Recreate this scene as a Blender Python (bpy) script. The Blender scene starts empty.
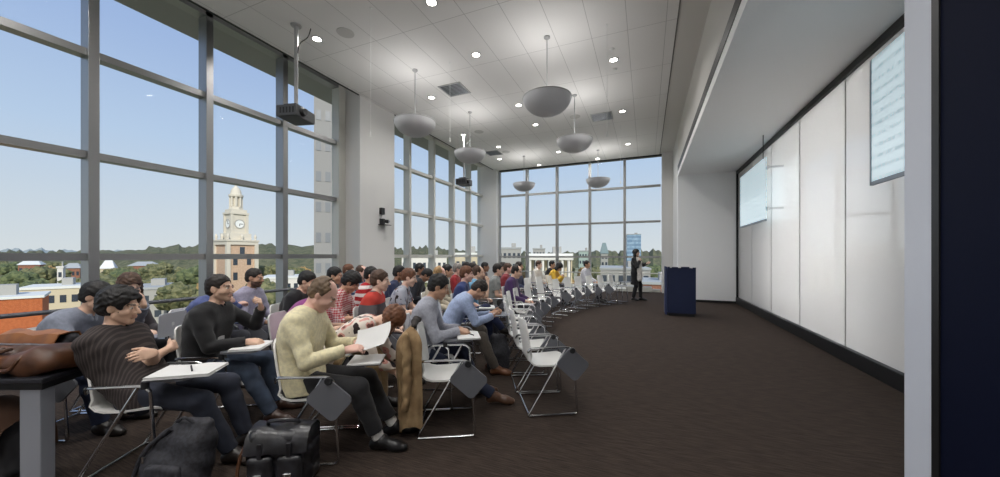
import bpy, bmesh, math, random
import numpy as np
from mathutils import Vector, Matrix

random.seed(7)
SC = bpy.context.scene
COL = SC.collection
PI = math.pi
R = math.radians

# ------------------------------------------------------------------ camera
# room axes: world X runs across the room to the glass wall, Y runs down the room, Z up
EYE = 1.5
FOC = 350.0                     # focal length in pixels of the 1000 x 477 frame
YAW = math.atan2(146.5, FOC)    # the camera looks this far left of the room axis
CY, SY = math.cos(YAW), math.sin(YAW)
cam_d = bpy.data.cameras.new('camera')
cam = bpy.data.objects.new('camera', cam_d)
COL.objects.link(cam)
cam.location = (0, 0, EYE)
cam.rotation_euler = (PI / 2, 0, YAW)
cam_d.sensor_width = 36.0
cam_d.lens = FOC / 1000.0 * 36.0
cam_d.shift_y = 17.0 / 1000.0
cam_d.clip_start = 0.05
cam_d.clip_end = 6000
SC.camera = cam

SC.view_settings.view_transform = 'Standard'
SC.view_settings.look = 'None'
SC.view_settings.gamma = 1.0
SC.view_settings.use_curve_mapping = False
SC.view_settings.exposure = 0.0
GLASS_BACKLIGHT = 2500.0
DOWN_W = 27.0
BOWL_W = 10.5
SUN_W = 3.6
TILE_X, TILE_Y, TILE_W, TILE_D = 0.317, 0.83, 0.635, 1.52


def lin(c):
    c = c / 255.0
    return c / 12.92 if c <= 0.04045 else ((c + 0.055) / 1.055) ** 2.4


def rgb(r, g, b):
    return (lin(r), lin(g), lin(b), 1.0)


# ------------------------------------------------------------------ sky
world = bpy.data.worlds.new('sky')
SC.world = world
world.use_nodes = True
wt = world.node_tree
wt.nodes.clear()
wo = wt.nodes.new('ShaderNodeOutputWorld')
wb = wt.nodes.new('ShaderNodeBackground')
tc = wt.nodes.new('ShaderNodeTexCoord')
sx = wt.nodes.new('ShaderNodeSeparateXYZ')
rp = wt.nodes.new('ShaderNodeValToRGB')
wt.links.new(tc.outputs['Generated'], sx.inputs[0])
wt.links.new(sx.outputs['Z'], rp.inputs[0])
wt.links.new(rp.outputs[0], wb.inputs[0])
wt.links.new(wb.outputs[0], wo.inputs[0])
cr = rp.color_ramp
cr.elements[0].position = 0.0
cr.elements[0].color = rgb(222, 226, 229)
cr.elements[1].position = 0.62
cr.elements[1].color = rgb(146, 171, 220)
for p_, c_ in ((0.10, rgb(210, 220, 232)), (0.24, rgb(190, 210, 237)), (0.42, rgb(166, 189, 230))):
    e = cr.elements.new(p_)
    e.color = c_
wb.inputs[1].default_value = 1.0

sun_d = bpy.data.lights.new('sun', 'SUN')
sun = bpy.data.objects.new('sun', sun_d)
COL.objects.link(sun)
sun_d.energy = SUN_W
sun_d.angle = R(0.6)
sun_d.color = (1.0, 0.93, 0.82)
sun.rotation_euler = Vector((-0.72, 0.62, -0.62)).to_track_quat('-Z', 'Y').to_euler()


def area_light(name, loc, size, energy, direction, color=(1, 1, 1), size_y=None):
    d = bpy.data.lights.new(name, 'AREA')
    o = bpy.data.objects.new(name, d)
    COL.objects.link(o)
    d.energy = energy
    d.color = color
    if size_y:
        d.shape = 'RECTANGLE'
        d.size = size
        d.size_y = size_y
    else:
        d.shape = 'DISK'
        d.size = size
    o.location = loc
    o.rotation_euler = Vector(direction).to_track_quat('-Z', 'Y').to_euler()
    return o


# area light added in an unseen cavity so the frosted glass wall glows
area_light('added_glass_light', (3.55, 8.0, 2.1), 4.4, GLASS_BACKLIGHT, (-1, 0, 0), (1.0, 0.985, 0.96), 10.2)

# ------------------------------------------------------------------ helpers


def W(Xc, Zc, z=0.0):
    """camera plan coordinates (right, ahead) -> room point"""
    return Vector((CY * Xc - SY * Zc, SY * Xc + CY * Zc, z))


def at(x, y, Zc):
    """pixel and distance ahead -> room point"""
    return W((x - 500) / FOC * Zc, Zc, EYE + (255.5 - y) / FOC * Zc)


def on_z(x, y, z):
    Zc = (z - EYE) * FOC / (255.5 - y)
    return at(x, y, Zc)


def mat(name, color, rough=0.6, metal=0.0, spec=0.5, coat=0.0, emit=None, emit_s=0.0, bump=None):
    m = bpy.data.materials.new(name)
    m.use_nodes = True
    b = m.node_tree.nodes['Principled BSDF']
    b.inputs['Base Color'].default_value = color
    b.inputs['Roughness'].default_value = rough
    b.inputs['Metallic'].default_value = metal
    b.inputs['Specular IOR Level'].default_value = spec
    b.inputs['Coat Weight'].default_value = coat
    b.inputs['Coat Roughness'].default_value = 0.08
    if emit:
        b.inputs['Emission Color'].default_value = emit
        b.inputs['Emission Strength'].default_value = emit_s
    if bump:
        nt = m.node_tree
        t = nt.nodes.new('ShaderNodeTexCoord')
        n = nt.nodes.new('ShaderNodeTexNoise')
        n.inputs['Scale'].default_value = bump[0]
        n.inputs['Detail'].default_value = 4
        bp = nt.nodes.new('ShaderNodeBump')
        bp.inputs['Strength'].default_value = bump[1]
        bp.inputs['Distance'].default_value = 0.01
        nt.links.new(t.outputs['Object'], n.inputs['Vector'])
        nt.links.new(n.outputs['Fac'], bp.inputs['Height'])
        nt.links.new(bp.outputs[0], b.inputs['Normal'])
    return m


def mix_mat(name, c1, c2, scale=5.0, rough=0.7, detail=4.0, stretch=(1, 1, 1), lo=0.4, hi=0.6, bump=0.0, metal=0.0, coat=0.0, coord='Object'):
    """two colours mixed by noise"""
    m = mat(name, c1, rough, metal, coat=coat)
    nt = m.node_tree
    b = nt.nodes['Principled BSDF']
    t = nt.nodes.new('ShaderNodeTexCoord')
    mp = nt.nodes.new('ShaderNodeMapping')
    mp.inputs['Scale'].default_value = stretch
    n = nt.nodes.new('ShaderNodeTexNoise')
    n.inputs['Scale'].default_value = scale
    n.inputs['Detail'].default_value = detail
    r = nt.nodes.new('ShaderNodeValToRGB')
    r.color_ramp.elements[0].position = lo
    r.color_ramp.elements[0].color = c1
    r.color_ramp.elements[1].position = hi
    r.color_ramp.elements[1].color = c2
    nt.links.new(t.outputs[coord], mp.inputs[0])
    nt.links.new(mp.outputs[0], n.inputs['Vector'])
    nt.links.new(n.outputs['Fac'], r.inputs[0])
    nt.links.new(r.outputs[0], b.inputs['Base Color'])
    if bump:
        bp = nt.nodes.new('ShaderNodeBump')
        bp.inputs['Strength'].default_value = bump
        bp.inputs['Distance'].default_value = 0.01
        nt.links.new(n.outputs['Fac'], bp.inputs['Height'])
        nt.links.new(bp.outputs[0], b.inputs['Normal'])
    return m


class MB:
    """collects shapes and links them as ONE mesh object"""

    def __init__(self):
        self.v, self.f = [], []

    def add(self, vs, fs, M=None):
        b = len(self.v)
        for p in vs:
            p = Vector(p)
            self.v.append(tuple(M @ p) if M is not None else tuple(p))
        self.f += [tuple(b + i for i in f) for f in fs]
        return self

    def box(self, lo, hi, M=None):
        x0, y0, z0 = lo
        x1, y1, z1 = hi
        return self.add([(x0, y0, z0), (x1, y0, z0), (x1, y1, z0), (x0, y1, z0), (x0, y0, z1), (x1, y0, z1), (x1, y1, z1), (x0, y1, z1)],
                        [(0, 3, 2, 1), (4, 5, 6, 7), (0, 1, 5, 4), (1, 2, 6, 5), (2, 3, 7, 6), (3, 0, 4, 7)], M)

    def tube(self, pts, r, n=8, M=None, closed=False):
        pts = [Vector(p) for p in pts]
        rs = r if isinstance(r, (list, tuple)) else [r] * len(pts)
        vs, fs = [], []
        prev = None
        N = len(pts)
        for i, p in enumerate(pts):
            a = pts[(i - 1) % N] if (i > 0 or closed) else p
            c = pts[(i + 1) % N] if (i < N - 1 or closed) else p
            d = (c - a).normalized()
            if prev is None:
                u = d.orthogonal().normalized()
            else:
                u = prev - d * prev.dot(d)
                u = u.normalized() if u.length > 1e-6 else d.orthogonal().normalized()
            prev = u
            w = d.cross(u)
            for k in range(n):
                a_ = 2 * PI * k / n
                vs.append(p + (u * math.cos(a_) + w * math.sin(a_)) * rs[i])
        for i in range(N - 1 if not closed else N):
            j = (i + 1) % N
            for k in range(n):
                k2 = (k + 1) % n
                fs.append((i * n + k, i * n + k2, j * n + k2, j * n + k))
        if not closed:
            fs.append(tuple(range(n - 1, -1, -1)))
            fs.append(tuple((N - 1) * n + k for k in range(n)))
        return self.add(vs, fs, M)

    def lathe(self, prof, n=24, M=None, cap=True):
        vs, fs = [], []
        for (r, z) in prof:
            for k in range(n):
                a = 2 * PI * k / n
                vs.append((r * math.cos(a), r * math.sin(a), z))
        for i in range(len(prof) - 1):
            for k in range(n):
                k2 = (k + 1) % n
                fs.append((i * n + k, i * n + k2, (i + 1) * n + k2, (i + 1) * n + k))
        if cap:
            fs.append(tuple(range(n - 1, -1, -1)))
            fs.append(tuple((len(prof) - 1) * n + k for k in range(n)))
        return self.add(vs, fs, M)

    def prism(self, poly, z0, z1, M=None):
        n = len(poly)
        vs = [(x, y, z0) for x, y in poly] + [(x, y, z1) for x, y in poly]
        fs = [tuple(range(n - 1, -1, -1)), tuple(range(n, 2 * n))]
        fs += [(k, (k + 1) % n, n + (k + 1) % n, n + k) for k in range(n)]
        return self.add(vs, fs, M)

    def grid(self, rows, thick=0.0):
        """a sheet of points (list of rows), given thickness along its normals"""
        P = np.array([[tuple(p) for p in r] for r in rows], dtype=float)
        nu, nv = P.shape[:2]
        du = np.gradient(P, axis=0)
        dv = np.gradient(P, axis=1)
        N = np.cross(du, dv)
        N /= np.maximum(np.linalg.norm(N, axis=2, keepdims=True), 1e-9)
        top = (P + N * thick / 2).reshape(-1, 3)
        bot = (P - N * thick / 2).reshape(-1, 3)
        vs = [tuple(p) for p in top] + [tuple(p) for p in bot]
        o = nu * nv
        fs = []
        for i in range(nu - 1):
            for j in range(nv - 1):
                a, b, c, d = i * nv + j, (i + 1) * nv + j, (i + 1) * nv + j + 1, i * nv + j + 1
                fs.append((a, b, c, d))
                fs.append((o + d, o + c, o + b, o + a))
        ring = [i * nv for i in range(nu)] + [(nu - 1) * nv + j for j in range(1, nv)] + [i * nv + nv - 1 for i in range(nu - 2, -1, -1)] + [j for j in range(nv - 2, 0, -1)]
        for k in range(len(ring)):
            a, b = ring[k], ring[(k + 1) % len(ring)]
            fs.append((b, a, o + a, o + b))
        return self.add(vs, fs)

    def build(self, name, m, parent=None, smooth=False, bevel=0.0, M=None):
        me = bpy.data.meshes.new(name)
        me.from_pydata(self.v, [], self.f)
        me.update()
        bm = bmesh.new()
        bm.from_mesh(me)
        bmesh.ops.recalc_face_normals(bm, faces=bm.faces)
        bm.to_mesh(me)
        bm.free()
        if smooth:
            me.polygons.foreach_set('use_smooth', [True] * len(me.polygons))
            try:
                me.set_sharp_from_angle(angle=R(40))
            except Exception:
                pass
        o = bpy.data.objects.new(name, me)
        COL.objects.link(o)
        if m:
            me.materials.append(m)
        if bevel:
            bv = o.modifiers.new('bevel', 'BEVEL')
            bv.width = bevel
            bv.segments = 2
            bv.limit_method = 'ANGLE'
        if parent:
            o.parent = parent
        if M is not None:
            o.matrix_world = M
        return o


def tag(o, label=None, cat=None, group=None, kind=None):
    if label:
        o['label'] = label
    if cat:
        o['category'] = cat
    if group:
        o['group'] = group
    if kind:
        o['kind'] = kind
    return o


def thing(name, label, cat, loc=(0, 0, 0), rz=0.0, group=None):
    o = bpy.data.objects.new(name, None)
    o.empty_display_size = 0.1
    COL.objects.link(o)
    o.location = loc
    o.rotation_euler = (0, 0, rz)
    return tag(o, label, cat, group)


def struct(name, mb, m, parent=None, **kw):
    o = mb.build(name, m, parent, **kw)
    if parent is None:
        o['kind'] = 'structure'
    return o


def kids(o):
    return list(o.children)


def copy_tree(o, loc=None, rz=None, parent=None):
    c = o.copy()
    COL.objects.link(c)
    if parent:
        c.parent = parent
    for ch in kids(o):
        copy_tree(ch, parent=c)
    if loc is not None:
        c.location = loc
    if rz is not None:
        c.rotation_euler = (0, 0, rz)
    return c


def arc(p0, p1, p2, n=5):
    """rounded corner through p1"""
    p0, p1, p2 = Vector(p0), Vector(p1), Vector(p2)
    return [p0.lerp(p1, t).lerp(p1.lerp(p2, t), t) for t in [k / n for k in range(n + 1)]]


def rounded(pts, r=0.04, n=4):
    """polyline with its corners rounded"""
    pts = [Vector(p) for p in pts]
    out = [pts[0]]
    for i in range(1, len(pts) - 1):
        a, b, c = pts[i - 1], pts[i], pts[i + 1]
        ra = min(r, (a - b).length * 0.45)
        rc = min(r, (c - b).length * 0.45)
        out += arc(b + (a - b).normalized() * ra, b, b + (c - b).normalized() * rc, n)
    out.append(pts[-1])
    return out
# ------------------------------------------------------------------ materials of the room
M_white = mat('white_paint', rgb(212, 211, 209), 0.65)
M_gyp = mat('ceiling_plaster', rgb(212, 209, 205), 0.8)
M_black = mat('black_trim', rgb(20, 20, 22), 0.45)
M_alu = mat('window_aluminium', rgb(150, 150, 150), 0.38, 0.9)
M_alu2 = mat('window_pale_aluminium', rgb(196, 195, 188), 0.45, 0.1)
M_alu3 = mat('window_mid_aluminium', rgb(150, 150, 148), 0.45, 0.1)
M_alcove = mat('alcove_brightened_white', rgb(248, 248, 248), 0.6)  # whiter than the other walls, standing in for extra light in the alcove
M_pier = mat('pier_window_tint', rgb(206, 210, 220), 0.6)  # cool window light put into the colour of the white pier
M_navy = mat('navy_lacquer', rgb(13, 18, 38), 0.65, spec=0.08)
M_steel = mat('chrome', rgb(215, 217, 220), 0.16, 1.0)
M_greymetal = mat('satin_metal', rgb(150, 153, 160), 0.35, 0.7)
M_rail = mat('rail_grey', rgb(96, 98, 104), 0.4, 0.3)
M_dark = mat('dark_plastic', rgb(36, 37, 40), 0.5)

H = 5.6          # main ceiling
TL = -7.35       # inner face line of the left windows
TG = 2.65        # glass wall
DF = 15.66       # far windows
DB = -5.0        # wall behind the camera

# carpet: brown with fine streaks along its pile
M_carpet = mat('carpet', rgb(60, 50, 46), 0.95, spec=0.15)
nt = M_carpet.node_tree
b = nt.nodes['Principled BSDF']
t = nt.nodes.new('ShaderNodeTexCoord')
mp = nt.nodes.new('ShaderNodeMapping')
mp.inputs['Rotation'].default_value = (0, 0, YAW)
mp.inputs['Scale'].default_value = (4.0, 60.0, 1)
n1 = nt.nodes.new('ShaderNodeTexNoise')
n1.inputs['Scale'].default_value = 1.6
n1.inputs['Detail'].default_value = 6
n2 = nt.nodes.new('ShaderNodeTexNoise')
n2.inputs['Scale'].default_value = 170
n2.inputs['Detail'].default_value = 2
mx = nt.nodes.new('ShaderNodeMath')
mx.operation = 'MULTIPLY_ADD'
mx.inputs[1].default_value = 0.5
r = nt.nodes.new('ShaderNodeValToRGB')
r.color_ramp.elements[0].position = 0.55
r.color_ramp.elements[0].color = rgb(41, 35, 32)
r.color_ramp.elements[1].position = 0.95
r.color_ramp.elements[1].color = rgb(74, 63, 56)
bp = nt.nodes.new('ShaderNodeBump')
bp.inputs['Strength'].default_value = 0.5
bp.inputs['Distance'].default_value = 0.006
nt.links.new(t.outputs['Object'], mp.inputs[0])
nt.links.new(mp.outputs[0], n1.inputs['Vector'])
nt.links.new(t.outputs['Object'], n2.inputs['Vector'])
nt.links.new(n2.outputs['Fac'], mx.inputs[0])
nt.links.new(n1.outputs['Fac'], mx.inputs[2])
nt.links.new(mx.outputs[0], r.inputs[0])
nt.links.new(r.outputs[0], b.inputs['Base Color'])
nt.links.new(n2.outputs['Fac'], bp.inputs['Height'])
nt.links.new(bp.outputs[0], b.inputs['Normal'])

# ceiling of large tiles
M_tile = mat('ceiling_tiles', rgb(205, 203, 200), 0.85)
nt = M_tile.node_tree
b = nt.nodes['Principled BSDF']
t = nt.nodes.new('ShaderNodeTexCoord')
mp = nt.nodes.new('ShaderNodeMapping')
mp.inputs['Location'].default_value = (TILE_X, TILE_Y, 0)
br = nt.nodes.new('ShaderNodeTexBrick')
br.offset = 0.0
br.inputs['Color1'].default_value = rgb(230, 228, 226)
br.inputs['Color2'].default_value = rgb(227, 225, 223)
br.inputs['Mortar'].default_value = rgb(186, 184, 182)
br.inputs['Scale'].default_value = 1.0
br.inputs['Mortar Size'].default_value = 0.006
br.inputs['Mortar Smooth'].default_value = 0.3
br.inputs['Brick Width'].default_value = TILE_W
br.inputs['Row Height'].default_value = TILE_D
nt.links.new(t.outputs['Object'], mp.inputs[0])
nt.links.new(mp.outputs[0], br.inputs['Vector'])
nt.links.new(br.outputs['Color'], b.inputs['Base Color'])

# clear window glass: see-through with a mirror sheen
M_glass = bpy.data.materials.new('clear_glass')
M_glass.use_nodes = True
nt = M_glass.node_tree
nt.nodes.clear()
go = nt.nodes.new('ShaderNodeOutputMaterial')
gm = nt.nodes.new('ShaderNodeMixShader')
gt = nt.nodes.new('ShaderNodeBsdfTransparent')
gg = nt.nodes.new('ShaderNodeBsdfGlossy')
gf = nt.nodes.new('ShaderNodeFresnel')
gf.inputs['IOR'].default_value = 1.22
gt.inputs[0].default_value = (0.95, 0.97, 0.97, 1)
gg.inputs['Roughness'].default_value = 0.02
gb = nt.nodes.new('ShaderNodeNewGeometry')
gx = nt.nodes.new('ShaderNodeMath')
gx.operation = 'MULTIPLY_ADD'
gx.inputs[1].default_value = -1.0
gx.inputs[2].default_value = 1.0
gy = nt.nodes.new('ShaderNodeMath')
gy.operation = 'MULTIPLY'
gz = nt.nodes.new('ShaderNodeMath')
gz.operation = 'MULTIPLY'
gz.inputs[1].default_value = 0.4
nt.links.new(gb.outputs['Backfacing'], gx.inputs[0])
nt.links.new(gx.outputs[0], gy.inputs[0])
nt.links.new(gf.outputs[0], gy.inputs[1])
nt.links.new(gy.outputs[0], gz.inputs[0])
nt.links.new(gz.outputs[0], gm.inputs[0])
nt.links.new(gt.outputs[0], gm.inputs[1])
nt.links.new(gg.outputs[0], gm.inputs[2])
nt.links.new(gm.outputs[0], go.inputs[0])

# frosted glass made to glow by the light added behind it
M_frost = bpy.data.materials.new('frosted_glass')
M_frost.use_nodes = True
nt = M_frost.node_tree
nt.nodes.clear()
go = nt.nodes.new('ShaderNodeOutputMaterial')
m1 = nt.nodes.new('ShaderNodeMixShader')
m2 = nt.nodes.new('ShaderNodeMixShader')
df = nt.nodes.new('ShaderNodeBsdfDiffuse')
tl = nt.nodes.new('ShaderNodeBsdfTranslucent')
gl = nt.nodes.new('ShaderNodeBsdfGlossy')
fr = nt.nodes.new('ShaderNodeFresnel')
fr.inputs['IOR'].default_value = 2.1
df.inputs[0].default_value = rgb(238, 238, 238)
tl.inputs[0].default_value = rgb(242, 242, 242)
gl.inputs['Roughness'].default_value = 0.03
m1.inputs[0].default_value = 0.4
nt.links.new(df.outputs[0], m1.inputs[1])
nt.links.new(tl.outputs[0], m1.inputs[2])
nt.links.new(fr.outputs[0], m2.inputs[0])
nt.links.new(m1.outputs[0], m2.inputs[1])
nt.links.new(gl.outputs[0], m2.inputs[2])
nt.links.new(m2.outputs[0], go.inputs[0])

# ------------------------------------------------------------------ shell
struct('floor', MB().box((TL - 0.3, DB, -0.25), (4.2, DF + 0.3, 0.0)), M_carpet)
struct('ceiling', MB().box((-6.75, DB, H), (0.5, DF + 0.1, H + 0.12)), M_tile)
struct('ceiling_border', MB().box((0.5, DB, H + 0.005), (0.98, DF + 0.1, H + 0.12)), M_gyp)
struct('trim_1', MB().box((0.49, DB, H - 0.004), (0.51, DF - 0.02, H + 0.004)), mat('shadow_gap', rgb(110, 108, 105), 0.8))
struct('trim_2', MB().box((-6.79, DB, H - 0.012), (-6.752, 6.85, H + 0.12)), M_black)
struct('trim_3', MB().box((-6.79, 8.2, H - 0.012), (-6.752, DF, H + 0.12)), M_black)
struct('ceiling_pocket', MB().box((TL - 0.3, DB, 6.0), (-6.75, DF + 0.1, 6.1)), M_white)
struct('roof', MB().box((TL - 0.3, DB - 0.3, 6.1), (4.3, DF + 0.3, 6.5)), M_white)
# bulkhead above the alcove, its black slot and the alcove ceiling
struct('wall_bulkhead', MB().box((0.96, DB, 4.44), (1.16, 12.93, H + 0.1)), M_gyp)
struct('trim_4', MB().box((0.95, DB, 4.29), (1.16, 12.93, 4.465)), M_black)
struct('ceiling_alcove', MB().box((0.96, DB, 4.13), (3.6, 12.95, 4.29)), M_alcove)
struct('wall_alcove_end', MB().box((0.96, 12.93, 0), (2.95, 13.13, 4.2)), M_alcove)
struct('wall_alcove_return', MB().box((0.96, 13.13, 0), (1.2, DF + 0.2, H + 0.1)), M_white)
struct('wall_alcove_upper', MB().box((0.96, 12.93, 4.2), (1.2, 13.13, H + 0.1)), M_white)
struct('column_far_right', MB().box((0.57, DF - 0.3, 0), (0.97, DF + 0.2, H)), M_white)
struct('baseboard_alcove', MB().box((0.97, 12.905, 0), (2.6, 12.93, 0.07)), M_black)
# outer closing walls of the cavity behind the glass
struct('wall_cavity', MB().box((3.6, 2.4, 0), (3.75, 13.2, 6.1)), M_white)
struct('wall_cavity_near', MB().box((2.75, 2.3, 0), (3.75, 2.5, 6.1)), M_white)
struct('wall_cavity_end', MB().box((2.9, 13.0, 0), (3.75, 13.2, 6.1)), M_white)
struct('wall_right_outer', MB().box((3.75, DB, 0), (3.95, DF + 0.3, 6.1)), M_white)
# white pier and navy wall at the right edge
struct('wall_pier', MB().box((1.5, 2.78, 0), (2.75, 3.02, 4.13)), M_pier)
struct('wall_right', MB().box((1.5, 0.4, 0), (2.75, 2.78, 4.13)), M_navy)
struct('wall_right_rear', MB().box((1.5, DB, 0), (2.75, 0.4, 4.13)), M_white)
struct('trim_5', MB().box((1.492, 2.725, 0), (1.502, 2.78, 4.13)), M_black)
struct('wall_rear', MB().box((TL - 0.3, DB - 0.2, 0), (4.0, DB, 6.1)), M_white)
# piers of the window wall
struct('wall_left_pier', MB().box((TL - 0.25, 6.86, 0), (-6.75, 8.19, H + 0.45)), M_white)
struct('wall_left_corner', MB().box((TL - 0.25, 15.3, 0), (-6.6, DF + 0.2, H + 0.45)), M_white)

M_joint = mat('joint_grey', rgb(120, 118, 115), 0.5)
# glass wall: six frosted panels between a black base and head
for i, d0 in enumerate((3.03, 4.92, 6.54, 8.16, 9.78, 11.36)):
    d1 = (4.92, 6.54, 8.16, 9.78, 11.36, 12.90)[i]
    root = struct('wall_glass_panel' if i == 0 else 'wall_glass_panel.%03d' % i, MB().box((TG - 0.02, d0 + 0.012, 0.2), (TG + 0.0, d1 - 0.012, 4.03)), M_frost)
    MB().box((TG - 0.012, d1 - 0.016, 0.2), (TG + 0.03, d1 + 0.016, 4.03)).build('joint', M_joint, root)
struct('baseboard_glass', MB().box((TG - 0.08, 3.03, 0), (TG + 0.06, 12.93, 0.2)), M_black, bevel=0.008)
struct('trim_6', MB().box((TG - 0.07, 3.03, 4.03), (TG + 0.06, 12.93, 4.13)), M_black)
struct('trim_7', MB().box((TG - 0.07, 12.88, 0.2), (TG + 0.06, 12.93, 4.03)), M_black)

# ------------------------------------------------------------------ window walls, one thing per bay
ZS = [0.10, 1.48, 2.93, 4.38, 5.79]


def bay_left(n, d0, d1, post0, top=5.79, pale=False):
    m = M_alu2 if pale else M_alu
    root = bpy.data.objects.new('window_%d' % n, None)
    COL.objects.link(root)
    root['kind'] = 'structure'
    if post0:
        MB().box((TL - 0.13, d0 - 0.055, 0), (TL + 0.115, d0 + 0.055, top)).build('mullion', m, root, bevel=0.004)
    for k in range(4):
        z0, z1 = ZS[k], ZS[k + 1] if k < 3 else top
        MB().box((TL - 0.075, d0 + 0.05, z0 + 0.04), (TL - 0.065, d1 - 0.05, z1 - 0.04)).build('pane', M_glass, root)
        if k:
            MB().box((TL - 0.12, d0 + 0.055, z0 - 0.05), (TL + 0.06, d1 - 0.055, z0 + 0.05)).build('transom', m, root)
    MB().box((TL - 0.12, d0 + 0.055, 0), (TL + 0.06, d1 - 0.055, 0.14)).build('sill', m, root)
    MB().box((TL - 0.13, d0 - 0.055, top), (TL + 0.1, d1 + 0.055, 6.02)).build('head', m if not pale else m, root)
    return root


near_posts = [-4.84, -3.40, -1.96, -0.52, 0.92, 2.36, 3.79, 5.22, 6.68]
far_posts = [8.15, 9.58, 11.02, 12.46, 13.90, 15.32]
wn = 1
for i in range(len(near_posts) - 1):
    bay_left(wn, near_posts[i], near_posts[i + 1], True)
    wn += 1
struct('trim_11', MB().box((TL - 0.13, 6.65, 0), (TL + 0.115, 6.86, 6.02)), M_alu2)
for i in range(len(far_posts) - 1):
    bay_left(wn, far_posts[i], far_posts[i + 1], True, pale=True)
    wn += 1
far_t = [-6.6, -5.18, -3.75, -2.29, -0.85, 0.58]
for i in range(5):
    t0, t1 = far_t[i], far_t[i + 1]
    root = bpy.data.objects.new('window_%d' % wn, None)
    COL.objects.link(root)
    root['kind'] = 'structure'
    wn += 1
    MB().box((t0 - 0.05, DF - 0.08, 0), (t0 + 0.05, DF + 0.14, H)).build('mullion', M_alu3, root, bevel=0.004)
    zz = [0.06, 1.44, 2.90, 4.36, H]
    for k in range(4):
        MB().box((t0 + 0.045, DF + 0.05, zz[k] + 0.03), (t1 - 0.045, DF + 0.06, zz[k + 1] - 0.03)).build('pane', M_glass, root)
        if k:
            MB().box((t0 + 0.05, DF - 0.04, zz[k] - 0.04), (t1 - 0.05, DF + 0.12, zz[k] + 0.04)).build('transom', M_alu3, root)
    MB().box((t0 + 0.05, DF - 0.04, 0), (t1 - 0.05, DF + 0.12, 0.12)).build('sill', M_alu2, root)
    MB().box((t0 - 0.05, DF - 0.08, H - 0.05), (t1 + 0.05, DF + 0.14, H + 0.1)).build('head', M_black, root)
struct('wall_far_head', MB().box((TL - 0.2, DF, H + 0.1), (1.0, DF + 0.2, 6.1)), M_white)
struct('trim_8', MB().tube([(TL + 0.2, DB + 0.1, 0.765), (TL + 0.2, 6.84, 0.765)], 0.03, 10), M_rail, smooth=True)
struct('trim_9', MB().tube([(TL + 0.2, 8.2, 0.765), (TL + 0.2, 15.28, 0.765)], 0.03, 10), M_rail, smooth=True)
struct('trim_10', MB().tube([(-6.58, DF - 0.16, 0.765), (0.56, DF - 0.16, 0.765)], 0.024, 10), M_alu2, smooth=True)  # same rail drawn pale, its sunlit look put into the colour
for i, t0 in enumerate((-6.3, -3.4, -1.55)):
    b_ = thing('window_convector', 'low white heater box under the far windows, ' + ('at their left end', 'in their middle', 'right of it, behind the presenter')[i], 'heater', (t0, DF - 0.33, 0), 0, None)
    L = (2.6, 1.6, 1.75)[i]
    MB().box((0, -0.14, 0.03), (L, 0.14, 0.24)).build('casing', M_alu2, b_, bevel=0.01)
    MB().box((0.03, -0.10, 0.24), (L - 0.03, 0.10, 0.252)).build('grille', M_greymetal, b_)
# roof overhang outside the left windows
struct('roof_overhang', MB().box((-8.7, DB, 6.02), (TL - 0.1, DF + 1.0, 6.3)), mat('soffit_render', rgb(150, 148, 145), 0.8))
# ------------------------------------------------------------------ ceiling fixtures
M_lamp = mat('lamp_glow', rgb(255, 250, 240), 0.5, emit=(1, 0.95, 0.86, 1), emit_s=14)
M_bowl = mat('bowl_fabric', rgb(206, 206, 209), 0.6)
M_rod = mat('rod_white', rgb(168, 168, 168), 0.4)
M_cable = mat('pale_plastic', rgb(226, 226, 224), 0.5)
M_spk = mat('speaker_grille', rgb(196, 194, 191), 0.8)

down_px = [(431.5, 2, 'nearest the top edge, above the white pier'), (476, 54.5, 'between the two largest bowl pendants'), (431.5, 97.3, 'just right of the left bowl pendant'),
           (518.8, 104.9, 'left of the largest bowl pendant'), (535.5, 124.6, 'below the largest bowl pendant'), (613.6, 59.6, 'large one flanked by two small sensors'),
           (622.4, 111, 'right of the square vent'), (628, 143.9, 'over the right end of the far windows'), (463.4, 135, 'beside the stem of the left rear bowl pendant'),
           (498.6, 146.8, 'first of the far pair near the corner'), (499.5, 159, 'second of the far pair near the corner'), (558.6, 151.8, 'behind the middle bowl pendant'),
           (597.6, 158.6, 'at the stem of the far right bowl pendant'), (539, 164.8, 'farthest, over the far windows'), (317, 38.8, 'beside the near projector pole')]
lamp_mb_ring = [(0.075, -0.004), (0.095, -0.006), (0.1, 0.0), (0.1, 0.012), (0.075, 0.012), (0.075, -0.004)]
proto = None


def down_light(loc, label):
    global proto
    if proto is None:
        o = thing('downlight', label, 'downlight', loc, 0, 'ceiling downlights')
        MB().lathe(lamp_mb_ring, 24, cap=False).build('trim_ring', M_rod, o, smooth=True)
        MB().lathe([(0.0, -0.002), (0.076, -0.002), (0.076, 0.01), (0.0, 0.01)], 24, cap=False).build('lens', M_lamp, o)
        proto = o
    else:
        o = copy_tree(proto, loc)
        o['label'] = label
    l = area_light('downlight_beam', (loc[0], loc[1], H - 0.03), 0.14, DOWN_W, (0, 0, -1), (1, 0.98, 0.95))
    l.data.spread = R(150)
    return o


for x, y, s in down_px:
    p = on_z(x, y, H)
    down_light((p.x, p.y, H - 0.006), 'small round ceiling downlight, ' + s)
# unseen downlights added behind the camera so light also comes from there
for p in ((-5.6, 1.6), (-2.2, 0.6), (-5.2, -2.2), (-1.6, -2.4), (-3.4, -3.9), (-3.9, 2.0), (-0.6, 1.2), (0.2, -0.8), (-3.6, -0.6), (-5.6, -0.4), (-0.2, -3.6), (-5.4, -4.0)):
    q = down_light((p[0], p[1], H - 0.006), 'added unseen ceiling downlight over the rear of the room behind the viewer')
    q['group'] = 'added downlights behind the viewer'

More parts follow.
